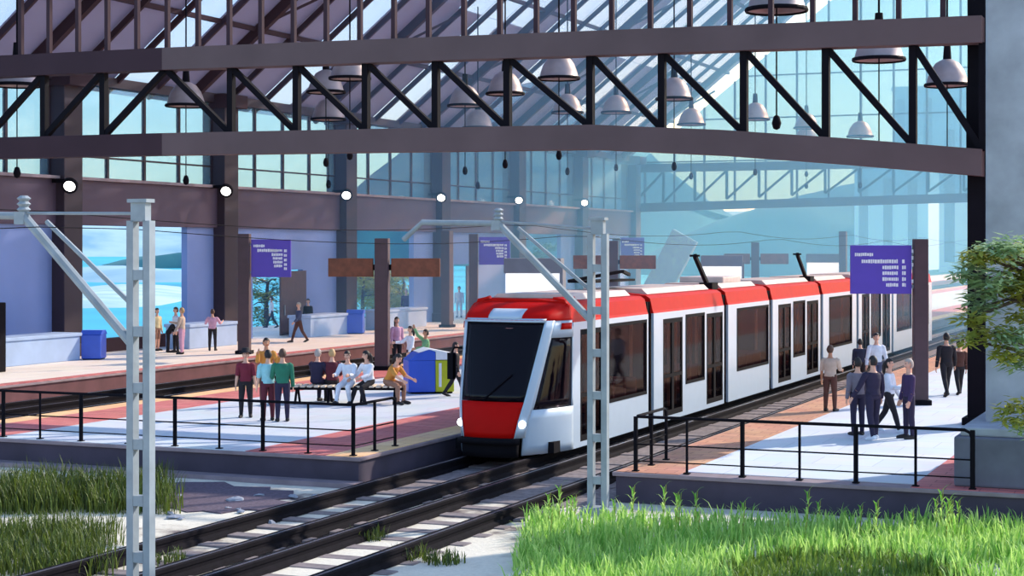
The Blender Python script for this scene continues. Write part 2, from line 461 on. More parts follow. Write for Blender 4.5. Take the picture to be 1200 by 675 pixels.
# concrete pier and its block
t = thing('concrete_pier', (-2.6, 33.6, 0), 'massive weathered grey concrete pier at the right edge', 'pier')
MB().box(-1.72, -.25, -.9, 1.6, 1.0, 11.5).build('shaft', M_conc, t, bevel=.05)
MB().box(-2.1, 1.0, -2.2, 2.0, 0, 0.9).build('base_block', M_concd, t, bevel=.04)
MB().box(-2.0, .9, -2.1, 1.9, 0.9, 1.06).build('base_cap', M_conc, t, bevel=.03)

# ------------------------------------------------------------------ pendant bell lamps
bars = [(-40.5, 'lamp wire along the left wall'), (-36.0, 'second lamp wire from the left wall'), (-31.5, 'lamp wire over the left tracks'), (-26.0, 'lamp wire over the middle platform'), (-21.6, 'lamp wire over the platform edge'), (-11.4, 'lamp wire over the right platform')]
def lamp_parts(t, wire_z):
    k = 1.0
    prof = [(.11, .95), (.2, .93), (.42, .8), (.6, .55), (.7, .28), (.76, .05), (.80, 0), (.77, 0), (.73, .06), (.66, .28), (.56, .53), (.38, .76), (.1, .88)]
    MB().lathe(prof, 20).build('bell_shade', M_bell, t, smooth=True)
    MB().lathe([(.82, -.05), (.84, .0), (.82, .06), (.78, .06), (.78, -.05), (.82, -.05)], 20).build('rim', M_black, t)
    MB().lathe([(.02, 1.45), (.12, 1.45), (.15, 1.0), (.15, .92), (.02, .92)], 12).build('neck', M_black, t)
    MB().tube([(0, 0, 1.4), (0, 0, wire_z)], .035, 6).build('rod', M_black, t)
    MB().lathe([(.0, .72), (.14, .7), (.2, .56), (.14, .4), (0, .36)], 10).build('bulb', M_bwhite, t, smooth=True)
    c = MB().tube([(0, 0, .5), (0, 0, -2.9)], .022, 5).build('cord', M_black, t)
    MB().lathe([(0, -2.75), (.08, -2.8), (.13, -2.98), (.09, -3.12), (0, -3.16)], 8).build('weight', M_black, c, smooth=True)
lamps = [(910, 12, 45), (1030, 70, 53), (1110, 100, 62), (655, 92, 66), (592, 110, 72), (545, 124, 78), (790, 116, 75), (722, 132, 92), (665, 132, 86),
         (885, 140, 96), (810, 146, 98), (1008, 160, 104), (945, 150, 110), (410, 92, 66), (382, 108, 72), (385, 140, 78), (218, 124, 68), (945, 165, 112), (560, 150, 88), (20, 100, 58)]
lab = {0: 'largest dark bell lamp at the top edge, above the near truss', 1: 'bell lamp behind the truss near the right end, below its top chord', 2: 'brown bell lamp left of the black truss column',
       3: 'bell lamp just under the top chord in the middle of the near truss', 4: 'bell lamp right of the pair in the middle of the truss', 5: 'bell lamp left of the pair in the middle of the truss',
       6: 'bell lamp with dark rim seen right of the truss middle', 7: 'pale bell lamp left of the rimmed one right of the middle', 8: 'pale bell lamp half behind a diagonal in the truss middle',
       9: 'pale bell lamp against the glass in the right half of the truss', 10: 'low pale bell lamp on the lower chord right of the middle', 11: 'low pale bell lamp on the lower chord near the right end',
       12: 'dim pale bell lamp left of the lowest right ones', 13: 'upper bell lamp of the close pair in the left half', 14: 'lower bell lamp of the close pair in the left half', 15: 'bell lamp under the close pair in the left half',
       16: 'lone bell lamp against the left windows', 17: 'faint bell lamp low behind the right truss bays', 18: 'faint bell lamp low left of the truss middle', 19: 'bell lamp at the far left edge of the truss'}
wires = {}
for k, (u, v, d) in enumerate(lamps):
    x, y = at_depth(u, d); z = HC + (290 - v) * d / FPX
    t = thing('bell_lamp', (x, y, z), lab[k], 'pendant lamp', 'bell lamps hung under the roof')
    top = rz(x) - .1 if x < RX2 else 24.0
    lamp_parts(t, top - z)
    if x >= RX2: wires.setdefault(round(x / 5.0), []).append((x, y))
    t.rotation_euler = (0, 0, 0)
# cross wires high over the open side, one for each lamp out there
for key, ps in wires.items():
    for x, y in ps:
        wq = MB().tube([(RX2, y, rz(RX2)), (x, y, 24.0), (4.0, y, 25.5)], .03, 5).build('lamp_cable', M_black, origin=(RX2, y, rz(RX2)))
        tag(wq, 'thin cable from the ridge carrying a bell lamp', 'cable', 'cables carrying the bell lamps')

# ------------------------------------------------------------------ round wall lights on the columns
sl = ['far left round white wall light above the sea-view opening', 'round white wall light above the left purple sign', 'round white wall light left of the crossed wooden boards', 'round wall light above the second purple sign',
      'hazy round wall light left of the right lattice mast', 'farthest hazy round wall light']
for k, (u, v) in enumerate(((82, 217), (265, 223), (406, 228), (517, 231), (608, 234), (685, 237))):
    x = FX + 1.2; y = y_on_x(u, x); t_ = (u - 600) / FPX; d = y / (C_ + S_ * t_); z = HC + (290 - v) * d / FPX
    t = thing('wall_light', (x, y, z), sl[k], 'light', 'round lights along the left wall')
    a = MB(); a.lathe([(0, .12), (.24, .12), (.31, .05), (.31, -.13), (.26, -.14)], 18)
    ho = a.build('housing', M_black, t, smooth=False); 
    b = MB(); b.lathe([(0, -.17), (.12, -.16), (.2, -.12), (.22, -.1)], 18); a.lathe([(.26, -.14), (.2, -.1)], 18)
    le = b.build('lens', M_light, t, smooth=True)
    for q in (ho, le): q.rotation_euler = (R(-62), 0, R(25)); 
    MB().box(-.8, 0, -.08, .08, .1, .24).build('bracket', M_black, t)
# ================================================================== TRACKS
RZ = -0.36
TX = -15.15          # tram centre line
rails = [(TX - .72, 'left rail under the tram'), (TX + .72, 'right rail under the tram, close to the tram side'),
         (-13.5, 'left rail of the free track right of the tram'), (-12.05, 'rightmost rail beside the right platform edge'),
         (-33.9, 'farthest rail along the left platform face'), (-32.5, 'second rail from the left platform face'),
         (-31.0, 'third rail from the left platform face'), (-29.6, 'rail hugging the back edge of the middle platform')]
for x, l in rails:
    y0, y1 = (11, 250) if x > -20 else (22, 250)
    t = thing('rail', (x, y0, RZ - .2), 'dark steel ' + l, 'rail')
    L = y1 - y0
    MB().prism([(-.14, -.03), (.14, -.03), (.12, .03), (.07, .06), (.07, .13), (-.07, .13), (-.07, .06), (-.12, .03)], 'y', 0, L).build('web', M_rail, t)
    MB().prism([(-.09, .13), (.09, .13), (.1, .19), (.07, .205), (-.07, .205), (-.1, .19)], 'y', 0, L).build('rail_head', M_rail, t)
    MB().box(.01, .06, 0, L, .205, .209).build('running_strip', M_railtop, t)
rs = random.Random(3)
def sleepers(xa, xb, y0, y1, step, label, grp):
    y = y0; first = None
    while y < y1:
        x = (xa + xb) / 2 + rs.uniform(-.06, .06); hw = (xb - xa) / 2 + .38
        if first is None:
            first = MB().prism([(-hw, 0), (hw, 0), (hw - .03, .2), (-hw + .03, .2)], 'y', -.17, .17).build('railway_sleeper', M_sleep, bevel=.02)
            o = first
        else:
            o = first.copy(); COL.objects.link(o)
        o.location = (x, y, -.775 + rs.uniform(-.015, .015)); o.rotation_euler = (0, 0, rs.uniform(-.02, .02))
        tag(o, label, 'sleeper', grp)
        y += step * rs.uniform(.95, 1.05)
sleepers(TX - .72, TX + .72, 14, 41, .9, 'grey sleeper under the rails in front of the tram', 'sleepers of the tram track')
sleepers(-13.5, -12.05, 14, 62, .9, 'grey sleeper under the rails of the free track right of the tram', 'sleepers of the free track')

# ================================================================== TRAM
M_strip = mat('added_warm_glow', (1, .9, .8, 1), .4, emit=(1, .82, .68, 1), estr=5.0, var=0)  # glow for unseen strips added inside the tram
HWB = 1.3
XR = TX + HWB
def ty(u): return y_on_x(u, XR)
tram = thing('tram', (TX, 34.4, RZ), 'red and white multi-section tram standing at the middle platform', 'tram')
TO = Vector(tram.location)
ZB, ZW, ZR = -.27, 2.60, 3.06         # skirt bottom, top of white side, top of red fascia
YN = ty(672)                          # cab side ends here
seams = [ty(763), ty(851), ty(903.5), ty(963), ty(1005), ty(1046), ty(1092)]
def pane(y0, y1, z0, z1, sx, par, nm='window', m=None, grow=0):
    x = TX + sx * (HWB - .05)
    return MB().box(min(x, x + sx * .025), max(x, x + sx * .025), y0, y1, z0, z1).build(nm, m or M_glass, par, TO)
def side_wall(y0, y1, holes, sx, par, nm='side_panel'):
    """flat side with real openings; holes = (ya, yb, za, zb)"""
    ys = sorted({y0, y1} | {h[0] for h in holes} | {h[1] for h in holes})
    zs = sorted({ZB, ZW} | {h[2] for h in holes} | {h[3] for h in holes})
    b = MB(); xo = TX + sx * HWB; xi = TX + sx * (HWB - .07)
    for a, c in zip(ys, ys[1:]):
        for e, f in zip(zs, zs[1:]):
            if any(a >= h[0] - 1e-6 and c <= h[1] + 1e-6 and e >= h[2] - 1e-6 and f <= h[3] + 1e-6 for h in holes): continue
            b.box(min(xo, xi), max(xo, xi), a, c, e, f)
    return b.build(nm, M_tramw, par, TO, fix=False)
# openings seen along the right side:  kind, u0, u1
plan = [
    (YN, seams[0], [('d', 680, 706), ('w', 714, 757)]),
    (seams[0], seams[1], [('d', 777, 800), ('w', 804, 825), ('d', 828, 847)]),
    (seams[1], seams[2], [('w', 864, 900)]),
    (seams[2], seams[3], [('d', 912, 927), ('w', 930, 943), ('d', 945.5, 959)]),
    (seams[3], seams[4], [('w', 972, 998)]),
    (seams[4], seams[5], [('d', 1010, 1019), ('w', 1021, 1032), ('d', 1034, 1043)]),
    (seams[5], seams[6], [('w', 1051, 1068), ('w', 1073, 1088)])]
roof_poly = [(-1.3, ZW), (1.3, ZW), (1.27, ZW + .06), (1.2, ZR - .08), (1.08, ZR), (.4, ZR + .06), (-.4, ZR + .06), (-1.08, ZR), (-1.2, ZR - .08), (-1.27, ZW + .06)]
rt = random.Random(11)
for mi, (y0, y1, ops) in enumerate(plan):
    g = .22
    a0 = y0 if mi == 0 else y0 + g
    a1 = y1 - g if mi < len(plan) - 1 else y1
    holes = []
    for kd, u0, u1 in ops:
        ya, yb = ty(u0), ty(u1)
        holes.append((ya, yb, .62, 2.42) if kd == 'w' else (ya, yb, ZB + .12, 2.42))
    for sx in (1, -1):
        wl = side_wall(a0, a1, holes, sx, tram)
        for (kd, u0, u1), h in zip(ops, holes):
            if kd == 'w':
                pane(*h, sx, tram, 'window')
                if sx > 0:
                    fr = MB(); x = TX + HWB
                    for bx in ((h[0] - .05, h[0] + .03, h[2] - .05, h[3] + .05), (h[1] - .03, h[1] + .05, h[2] - .05, h[3] + .05), (h[0], h[1], h[2] - .05, h[2] + .03), (h[0], h[1], h[3] - .03, h[3] + .05)):
                        fr.box(x - .02, x + .012, *bx)
                    fr.build('window_frame', M_tramk, tram, TO)
            else:
                ym = (h[0] + h[1]) / 2
                for q0, q1 in ((h[0], ym), (ym, h[1])):
                    fr = MB(); x0, x1 = sorted((TX + sx * (HWB - .06), TX + sx * (HWB - .0)))
                    fw = .09
                    fr.box(x0, x1, q0, q0 + fw, h[2], h[3]).box(x0, x1, q1 - fw, q1, h[2], h[3]).box(x0, x1, q0 + fw, q1 - fw, h[2], h[2] + .14).box(x0, x1, q0 + fw, q1 - fw, h[3] - .12, h[3])
                    fr.box(x0, x1, q0 + fw, q1 - fw, .86, .95)
                    d = fr.build('door_leaf', M_tramk, tram, TO)
                    x = (x0 + x1) / 2
                    MB().box(x - .01, x + .01, q0 + fw, q1 - fw, h[2] + .14, h[3] - .12).build('door_glass', M_glass, d, TO)
    # skirt line, roof
    MB().prism([(TX + p[0], p[1]) for p in roof_poly], 'y', a0, a1).build('roof_fascia', M_tramr, tram, TO)
    MB().prism([(TX - .95, ZR + .02), (TX + .95, ZR + .02), (TX + .8, ZR + .16), (TX - .8, ZR + .16)], 'y', a0 + .5, a1 - .4).build('roof_deck', M_roofg, tram, TO)
    # floor and underframe, interior
    MB().box(TX - 1.23, TX + 1.23, a0, a1, ZB, -.02).build('floor_pan', M_tramk, tram, TO)
    MB().box(TX - 1.22, TX + 1.22, a0, a1, 2.44, 2.5).build('inner_ceiling', M_int, tram, TO)
    MB().box(TX - .5, TX - .35, a0 + .3, a1 - .3, 2.42, 2.44).build('added_ceiling_glow', M_strip, tram, TO)  # unseen glowing strip, added to brighten the dark interior
    for kd, u0, u1 in ops:
        ya, yb = ty(u0), ty(u1)
        if kd == 'w':
            n = max(1, int((yb - ya) / .85))
            for q in range(n):
                yy = ya + .25 + q * .85
                for sx in (1, -1):
                    s = MB(); cx = TX + sx * .78
                    s.box(cx - .38, cx + .38, yy, yy + .45, .28, .42).box(cx - .38, cx + .38, yy + .42, yy + .52, .28, 1.02)
                    s.build('seat', M_seat, tram, TO, bevel=.03)
        for yy in ((ya + .15), (yb - .15)):
            MB().tube([(TX + .95, yy, 0), (TX + .95, yy, 2.44)], .045, 6).build('grab_pole', M_pole, tram, TO)
    if mi < len(plan) - 1:
        b = MB()
        for k in range(5):
            yy = y1 - g + .02 + k * .088
            w = 1.2 if k % 2 == 0 else 1.14
            b.box(TX - w, TX + w, yy, yy + .088, ZB + .1, ZW + .3)
        b.build('gangway_bellows', M_tramk, tram, TO)
MB().box(TX - 1.22, TX + 1.22, seams[-1] - .1, seams[-1], ZB, ZW).build('rear_panel', M_tramw, tram, TO)
# bogies
for yy in (38.9, ty(802), ty(936), ty(1032), ty(1075)):
    b = MB()
    for dy in (-.8, .8):
        for sx in (-1, 1):
            b.tube([(TX + sx * .68, yy + dy, RZ + .28), (TX + sx * .80, yy + dy, RZ + .28)], .28, 16)
    b.box(TX - .95, TX + .95, yy - 1.2, yy + 1.2, RZ + .2, ZB + .02)
    b.build('bogie', M_tramk, tram, TO)
# roof gear and pantograph-like raised arms
for yy, dx in ((ty(880), 0),):
    b = MB().box(TX - .7, TX + .7, yy - 1.0, yy + 1.0, ZR + .14, ZR + .34)
    b.build('roof_unit', M_roofg, tram, TO, bevel=.04)
def raised_arm(u, label):
    y = ty(u)
    b = MB().bar((TX + .75, y, ZR + .05), (TX + .66, y - 1.1, ZR + 1.0), .1, .14, (0, 1, 0))
    b.bar((TX + .52, y - 1.1, ZR + 1.0), (TX + .8, y - 1.1, ZR + 1.0), .12, .06)
    b.box(TX + .55, TX + .95, y - .3, y + .3, ZR, ZR + .2)
    b.build('raised_roof_arm', M_black, tram, TO)
raised_arm(851.5, ''); raised_arm(963, '')
b = MB().box(TX - .5, TX + .2, ty(745), ty(790), ZR + .34, ZR + .4)
b.bar((TX - .5, ty(745), ZR + .38), (TX + .4, ty(768), ZR + .62), .08, .08).bar((TX + .4, ty(768), ZR + .62), (TX - .1, ty(795), ZR + .5), .08, .08)
b.build('folded_pantograph', M_black, tram, TO)

# nose: one parametric skin, cut into parts
def lerp(a, b, t): return a + (b - a) * max(0, min(1, t))
def tab(z, pts):
    for (z0, a), (z1, b_) in zip(pts, pts[1:]):
        if z <= z1: return lerp(a, b_, (z - z0) / (z1 - z0))
    return pts[-1][1]
def F(z): return tab(z, [(-.3, 34.24), (.1, 34.22), (.5, 34.28), (.9, 34.43), (2.65, 35.18), (2.8, 35.3), (3.0, 35.8), (3.14, 36.7)])
def W(z): return tab(z, [(-.3, .56), (.1, .60), (.9, .76), (2.65, .96), (3.0, 1.0), (3.14, 1.0)])
def PW(z): return tab(z, [(-.3, .14), (.9, .12), (2.65, .13), (3.14, .1)])
def side_hw(z): return HWB if z <= ZW else tab(z, [(ZW, 1.3), (ZW + .06, 1.27), (ZR - .08, 1.2), (ZR, 1.08), (3.14, .7)])
def nose(s, z):
    sg = 1 if s >= 0 else -1; a = abs(s); f, w, p = F(z), W(z), PW(z)
    if a <= 1: x = w * a; y = f + .13 * a * a
    elif a <= 1.25:
        t = (a - 1) / .25; x = w + p * t; y = f + .13 + (.14 + .04) * t
    else:
        t = min(1, (a - 1.25) / .75); x0, y0 = w + p, f + .31
        hw = side_hw(z); e = t * PI / 2
        x = lerp(x0, hw, 1 - (1 - t) ** 1.7); y = lerp(y0, YN, t)
    return Vector((TX + sg * x, y, z))
def skin(nm, m, s0, s1, z0, z1, ns, nz, off=0.0, smooth=True, par=None, thick=.03):
    b = MB(); P = {}
    for i in range(ns + 1):
        for j in range(nz + 1):
            s = s0 + (s1 - s0) * i / ns; z = z0 + (z1 - z0) * j / nz
            p = nose(s, z); e = 1e-3
            n = (nose(s + e, z) - nose(s - e, z)).cross(nose(s, z + e) - nose(s, z - e)).normalized()
            P[i, j] = (p + n * off, p + n * (off - thick))
    o = (ns + 1) * (nz + 1)
    vs = [P[i, j][0] for i in range(ns + 1) for j in range(nz + 1)] + [P[i, j][1] for i in range(ns + 1) for j in range(nz + 1)]
    ix = lambda i, j: i * (nz + 1) + j
    fs = []
    for i in range(ns):
        for j in range(nz):
            fs.append((ix(i, j), ix(i + 1, j), ix(i + 1, j + 1), ix(i, j + 1)))
            fs.append((o + ix(i, j), o + ix(i, j + 1), o + ix(i + 1, j + 1), o + ix(i + 1, j)))
    for j in range(nz):
        fs.append((ix(0, j), ix(0, j + 1), o + ix(0, j + 1), o + ix(0, j))); fs.append((ix(ns, j), o + ix(ns, j), o + ix(ns, j + 1), ix(ns, j + 1)))
    for i in range(ns):
        fs.append((ix(i, 0), o + ix(i, 0), o + ix(i + 1, 0), ix(i + 1, 0))); fs.append((ix(i, nz), ix(i + 1, nz), o + ix(i + 1, nz), o + ix(i, nz)))
    b.add(vs, fs)
    ob = b.build(nm, m, par or tram, TO, smooth=False)
    if smooth:
        for p in ob.data.polygons: p.use_smooth = p.index < 2 * ns * nz
    return ob
skin('windscreen', M_wind, -.985, .985, .92, 2.62, 16, 12, .0)
skin('front_mask', M_tramr, -1, 1, .12, .9, 16, 6, .004)
skin('bumper', M_tramk, -1.12, 1.12, -.3, .12, 20, 3, .05, thick=.12)
skin('bumper_lip', M_tramk, -1.08, 1.08, .0, .1, 20, 1, .14, thick=.12)
for sg in (-1, 1):
    skin('front_pillar', M_tramw, sg * .985, sg * 1.27, .12, 2.66, 5, 14, .012)
    # cab side: solid below, above and around the cab side window
    a0, a1, b0, b1 = 1.29, 1.95, .72, 2.28
    lo = skin('cab_side', M_tramw, sg * 1.25, sg * 2, -.27, b0, 12, 5, 0)
    skin('cab_side', M_tramw, sg * 1.25, sg * 2, b1, 2.66, 12, 2, 0)
    skin('cab_side', M_tramw, sg * 1.25, sg * a0, b0, b1, 3, 8, 0)
    skin('cab_side', M_tramw, sg * a1, sg * 2, b0, b1, 2, 8, 0)
    skin('cab_side_window', M_wind, sg * a0, sg * a1, b0, b1, 8, 8, -.01)
    # headlight
    c = nose(sg * 1.12, .42); t_ = MB()
    t_.lathe([(0, .07), (.06, .055), (.085, .02), (.09, -.02), (.09, -.04)], 14)
    h = t_.build('headlight', M_head_l, tram, smooth=True)
    h.location = c + Vector((sg * .01, -.02, 0)) - TO; h.rotation_euler = (R(90), 0, R(18 * sg))
    # marker lamp high on the cab side
    c = nose(sg * 1.66, 2.46)
    skin('marker_lamp', M_tramr, sg * 1.5, sg * 1.86, 2.46, 2.6, 4, 1, .03)
skin('windscreen_header', M_tramw, -1.0, 1.0, 2.62, 2.7, 16, 1, .014)
skin('front_crown', M_tramr, -2, 2, 2.66, 3.12, 40, 8, .01, thick=.06)
skin('crown_highlight_patch', M_tramw, -.42, .42, 2.69, 2.9, 10, 3, .02)  # white patch painted in for the highlight on the red crown
MB().box(TX - .98, TX + .98, 36.7, YN + .3, ZR + .02, 3.12).build('cab_roof', M_tramr, tram, TO)
MB().box(TX - 1.2, TX + 1.2, 35.2, YN, ZB, -.02).build('floor_pan', M_tramk, tram, TO)
# cab inside: desk, driver's seat, bulkhead
MB().prism([(34.9, .3), (35.5, .3), (35.5, .95), (35.05, .92)], 'x', TX - .7, TX + .7).build('driver_desk', M_tramk, tram, TO)
b = MB().box(TX - .25, TX + .25, 35.9, 36.35, .35, .5).box(TX - .25, TX + .25, 36.3, 36.42, .5, 1.35).box(TX - .14, TX + .14, 36.3, 36.4, 1.38, 1.6)
b.build('driver_seat', M_seat, tram, TO, bevel=.03)
MB().box(TX - 1.2, TX + 1.2, YN - .12, YN - .06, -.02, 2.44).build('cab_bulkhead', M_int, tram, TO)
# wiper and mirror arm
MB().tube([tuple(nose(-.2, .95) + Vector((0, -.04, 0))), tuple(nose(.5, 1.5) + Vector((0, -.05, 0)))], .016, 5).build('wiper', M_black, tram, TO)
m0 = nose(-1.5, 2.0)
MB().tube([tuple(m0), (m0.x - .16, m0.y - .15, 2.02), (m0.x - .2, m0.y - .2, 1.9)], .025, 6).box(m0.x - .27, m0.x - .13, m0.y - .3, m0.y - .14, 1.3, 1.9).build('side_mirror', M_black, tram, TO)

# ================================================================== CATENARY MASTS
def mast(x, y, ztop, label):
    t = thing('catenary_mast', (x, y, GZ), label, 'mast', 'lattice masts between the tracks')
    H = ztop - GZ
    hw = .135
    for sx in (-1, 1):
        MB().prism([(sx * hw - .055, -.07), (sx * hw + .055, -.07), (sx * hw + .055, .07), (sx * hw - .055, .07)], 'z', 0, H - .35).build('upright', M_mast, t)
    z = .55; k = 0
    while z < H - .4:
        MB().box(-hw + .05, hw - .05, -.07, .07, z, z + .14).build('batten', M_mast, t)
        z += .78; k += 1
    MB().box(-.12, .12, -.07, .07, H - .36, H - .1).build('head', M_mast, t)
    MB().box(-.16, .16, -.1, .1, H - .1, H - .05).build('cap_plate', M_mast, t)
    MB().box(-.28, .28, -.22, .22, 0, .12).build('foot_plate', M_mast, t)
    # boom over the tram track
    a = MB(); za = 2.95 - GZ; zb = 4.75 - GZ
    a.tube([(-hw, 0, za), (-2.0, 0, zb)], .07, 8); a.build('boom_strut', M_mast, t)
    MB().tube([(-2.0, 0, zb), (-3.6, 0, zb + .03), (-4.0, 0, zb - .3)], .055, 8).build('boom_tube', M_mast, t)
    MB().tube([(-hw, 0, za + .55), (-1.6, 0, zb - .08)], .035, 6).build('boom_brace', M_mast, t)
    MB().tube([(-hw, 0, H - .25), (-2.0, 0, zb + .04)], .025, 6).build('tie_rod', M_mast, t)
    MB().lathe([(.05, .24), (.1, .2), (.06, .16), (.1, .12), (.06, .08), (.1, .04), (.05, 0)], 10, (-2.0, 0, zb + .05)).build('insulator', M_mast, t)
    MB().box(-2.12, -1.95, -.07, .07, zb - .12, zb + .06).build('boom_clamp', M_mast, t)
    return t
xm, ym = at_depth(165, 23.6)
mast(xm, ym, 5.02, 'grey lattice mast in the left foreground, cut off by the bottom edge')
xm2, ym2 = at_depth(701, 31.4)
mast(xm2, ym2, 4.9, 'grey lattice mast in front of the tram side, at the grass')
for (x, z, l) in ((TX, 4.62, 'thin contact wire above the tram'), (TX - 1.6, 4.9, 'thin feeder wire left of the tram')):
    w = MB(); pts = []
    for k in range(60):
        y = 8 + k * 2.2; sag = .25 * math.sin(PI * ((y % 20) / 20))
        pts.append((x, y, z - sag))
    w.tube(pts, .007, 5)
    tag(w.build('overhead_wire', M_rail, origin=(x, 8, z)), l, 'wire')
# ================================================================== SIGNS, POSTS, KIOSKS, BINS, BENCH, RAILINGS
def glyphs(x0, x1, z, h, y, rnd):
    b = MB(); x = x0
    while x < x1 - .02:
        w = rnd.uniform(.5, 1.0) * h * .8
        b.box(x, min(x + w, x1), y - .012, y, z - h * rnd.uniform(.5, .66), z + h * rnd.uniform(.5, .66)); x += w + h * .16
    return b
def sign_post(loc, ptop, pw, bw, bz0, bz1, side, label, blabel, rows, marks=True, seed=1, rzq=R(20)):
    """square post with a separate purple board hung on one side; side=-1 board left of the post"""
    t = thing('sign_post', loc, label, 'post', None, rzq)
    MB().box(-pw / 2, pw / 2, -pw / 2, pw / 2, 0, ptop).build('post', M_pbrown, t, bevel=.02)
    MB().box(-pw * .7, pw * .7, -pw * .7, pw * .7, 0, .14).build('base_plate', M_black, t, bevel=.01)
    xa = side * (pw / 2 + .05); xb = xa + side * bw; x0, x1 = min(xa, xb), max(xa, xb)
    MB().box(x0, x1, -.06, .06, bz0, bz1).build('sign_board', M_sign, t, bevel=.015)
    for z in (bz0 + .2, bz1 - .2):
        MB().box(min(0, xa), max(0, xa), -.05, .05, z - .05, z + .05).build('bracket', M_mast, t)
    rnd = random.Random(seed); W_, H_ = bw, bz1 - bz0
    for (a, c, v, h) in rows:
        glyphs(x0 + a * W_, x0 + c * W_, bz1 - v * H_, h, -.06, rnd).build('text_line', M_signw, t)
    if marks:
        for v in (.12, .26, .4, .74):
            xx = x0 + W_ + .02
            MB().box(xx - .03, xx + .02, -.07, .07, bz1 - v * H_ - .05, bz1 - v * H_ + .05).build('edge_mark', M_signw, t)
    return t
rowsR = [(.07, .38, .19, .075), (.18, .78, .33, .085), (.52, .78, .455, .08), (.52, .78, .575, .08), (.52, .78, .695, .08), (.58, .78, .815, .08)] + [(.84, .90, v, .085) for v in (.33, .455, .575, .695, .815)]
rowsL = [(.06, .34, .17, .09), (.16, .66, .29, .10), (.5, .8, .29, .08), (.52, .8, .40, .09), (.55, .8, .5, .09), (.56, .8, .6, .09), (.58, .8, .7, .09), (.83, .9, .3, .09), (.83, .9, .42, .09), (.83, .9, .54, .09), (.83, .9, .66, .09), (.83, .9, .77, .09)]
x, y = at_depth(1078.5, 46.7)
sign_post((x, y, 0), 4.53, .38, 1.66, 3.03, 4.36, -1, 'dark brown post with the large purple sign on the right platform', '', rowsR)
x, y = at_depth(286.5, 69)
sign_post((x, y, 0), 4.85, .46, 1.62, 3.1, 4.62, 1, 'dark brown post with a purple sign nearest the sea-view opening', '', rowsL, False, 4)
x, y = at_depth(555, 89)
sign_post((x, y, 0), 5.0, .46, 1.62, 3.4, 4.85, 1, 'hazy post with the second purple sign, seen above the tram nose', '', rowsL, False, 5)
x, y = at_depth(722, 112)
sign_post((x, y, 0), 4.9, .5, 1.55, 3.3, 4.95, 1, 'faint far post with a pale purple sign right of the mast', '', rowsL, False, 6)

def cross_post(u, d, label):
    x, y = at_depth(u, d)
    t = thing('board_post', (x, y, 0), label, 'post', None, R(18))
    MB().box(-.24, .24, -.24, .24, 0, 4.62).build('post', M_pbrown, t, bevel=.02)
    MB().box(-.32, .32, -.32, .32, 0, .14).build('base_plate', M_black, t, bevel=.01)
    for a, b in ((-1.92, -.32), (.32, 2.05)):
        MB().box(a, b, -.07, .07, 3.27, 3.92).build('board', M_wood, t, bevel=.02)
        MB().box(min(abs(a), abs(b)) * (1 if a > 0 else -1) - .2, min(abs(a), abs(b)) * (1 if a > 0 else -1) + .2, -.04, .04, 3.5, 3.7).build('bracket', M_black, t)
cross_post(448, 60, 'dark post with two brown crossed boards behind the seated people')
cross_post(718.5, 82, 'dark post with two brown boards right behind the lattice mast')
cross_post(885, 106, 'hazy far post with brown boards above the tram roof')
x, y = at_depth(988, 106)
t = thing('lamp_post', (x, y, 0), 'thin dark post at the left edge of the large purple sign', 'post')
MB().box(-.22, .22, -.22, .22, 0, 5.3).build('shaft', M_pbrown, t, bevel=.02); MB().box(-.3, .3, -.3, .3, 0, .15).build('base_plate', M_black, t)
for u, d, l in ((524, 92, 'hazy dark post left of the second purple sign'), ):
    x, y = at_depth(u, d); t = thing('lamp_post', (x, y, 0), l, 'post')
    MB().box(-.25, .25, -.25, .25, 0, 5.2).build('shaft', M_pbrown, t, bevel=.02); MB().box(-.34, .34, -.34, .34, 0, .15).build('base_plate', M_black, t)

def kiosk(u, d, label, w=2.0):
    x, y = at_depth(u, d)
    t = thing('ticket_kiosk', (x, y, 0), label, 'kiosk', None, R(15))
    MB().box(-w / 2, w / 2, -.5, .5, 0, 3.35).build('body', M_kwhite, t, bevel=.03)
    MB().box(-w / 2 - .05, w / 2 + .05, -.58, .55, 3.35, 3.9).build('header', M_kgrey, t, bevel=.03)
    MB().box(-w / 2 + .15, w / 2 - .15, -.53, -.5, .9, 2.2).build('counter_window', M_wind, t)
    MB().box(w / 2, w / 2 + .12, -.55, .5, 0, 3.6).build('side_post', M_kgrey, t)
kiosk(626, 63.4, 'white kiosk with grey header right behind the tram nose roof', 2.02)
kiosk(846, 86.5, 'white kiosk with grey header above the middle of the tram', 2.0)
kiosk(965, 107.8, 'far white kiosk with grey header left of the large purple sign', 2.05)

# blue bins
def blue_bin(u, v, w, h, label):
    x, y = ground(u, v); t = thing('litter_bin', (x, y, 0), label, 'bin', None, R(20))
    MB().box(-w / 2, w / 2, -.4, .4, 0.04, h * .85).build('body', M_bblue, t, bevel=.03)
    MB().prism([(-.43, h * .85), (.43, h * .85), (.2, h), (-.2, h)], 'x', -w / 2 - .03, w / 2 + .03).build('lid', M_bblue, t, bevel=.01)
    MB().box(-w / 2 + .05, w / 2 - .05, -.36, .36, 0, .05).build('plinth', M_black, t)
blue_bin(110, 421, .75, 1.13, 'plain blue bin before the sea-view opening at far left')
blue_bin(417, 391, .8, 1.2, 'plain blue bin in the shade left of the crossed-board post')
x, y = at_depth(772, 116)
t = thing('sloping_slab', (x, y, 0), 'pale blue sloping slab rising in the haze right of the far purple sign', 'slab')
MB().bar((-.9, 0, 0), (1.9, 0, 5.1), 1.9, .5, (0, 1, 0)).build('slab', mat('pale_sky_blue_cladding', rgb(186, 216, 236), .7), t, bevel=.03)
MB().box(-2.2, .2, -1.2, 1.2, 0, .5).build('footing', M_conc, t, bevel=.03)
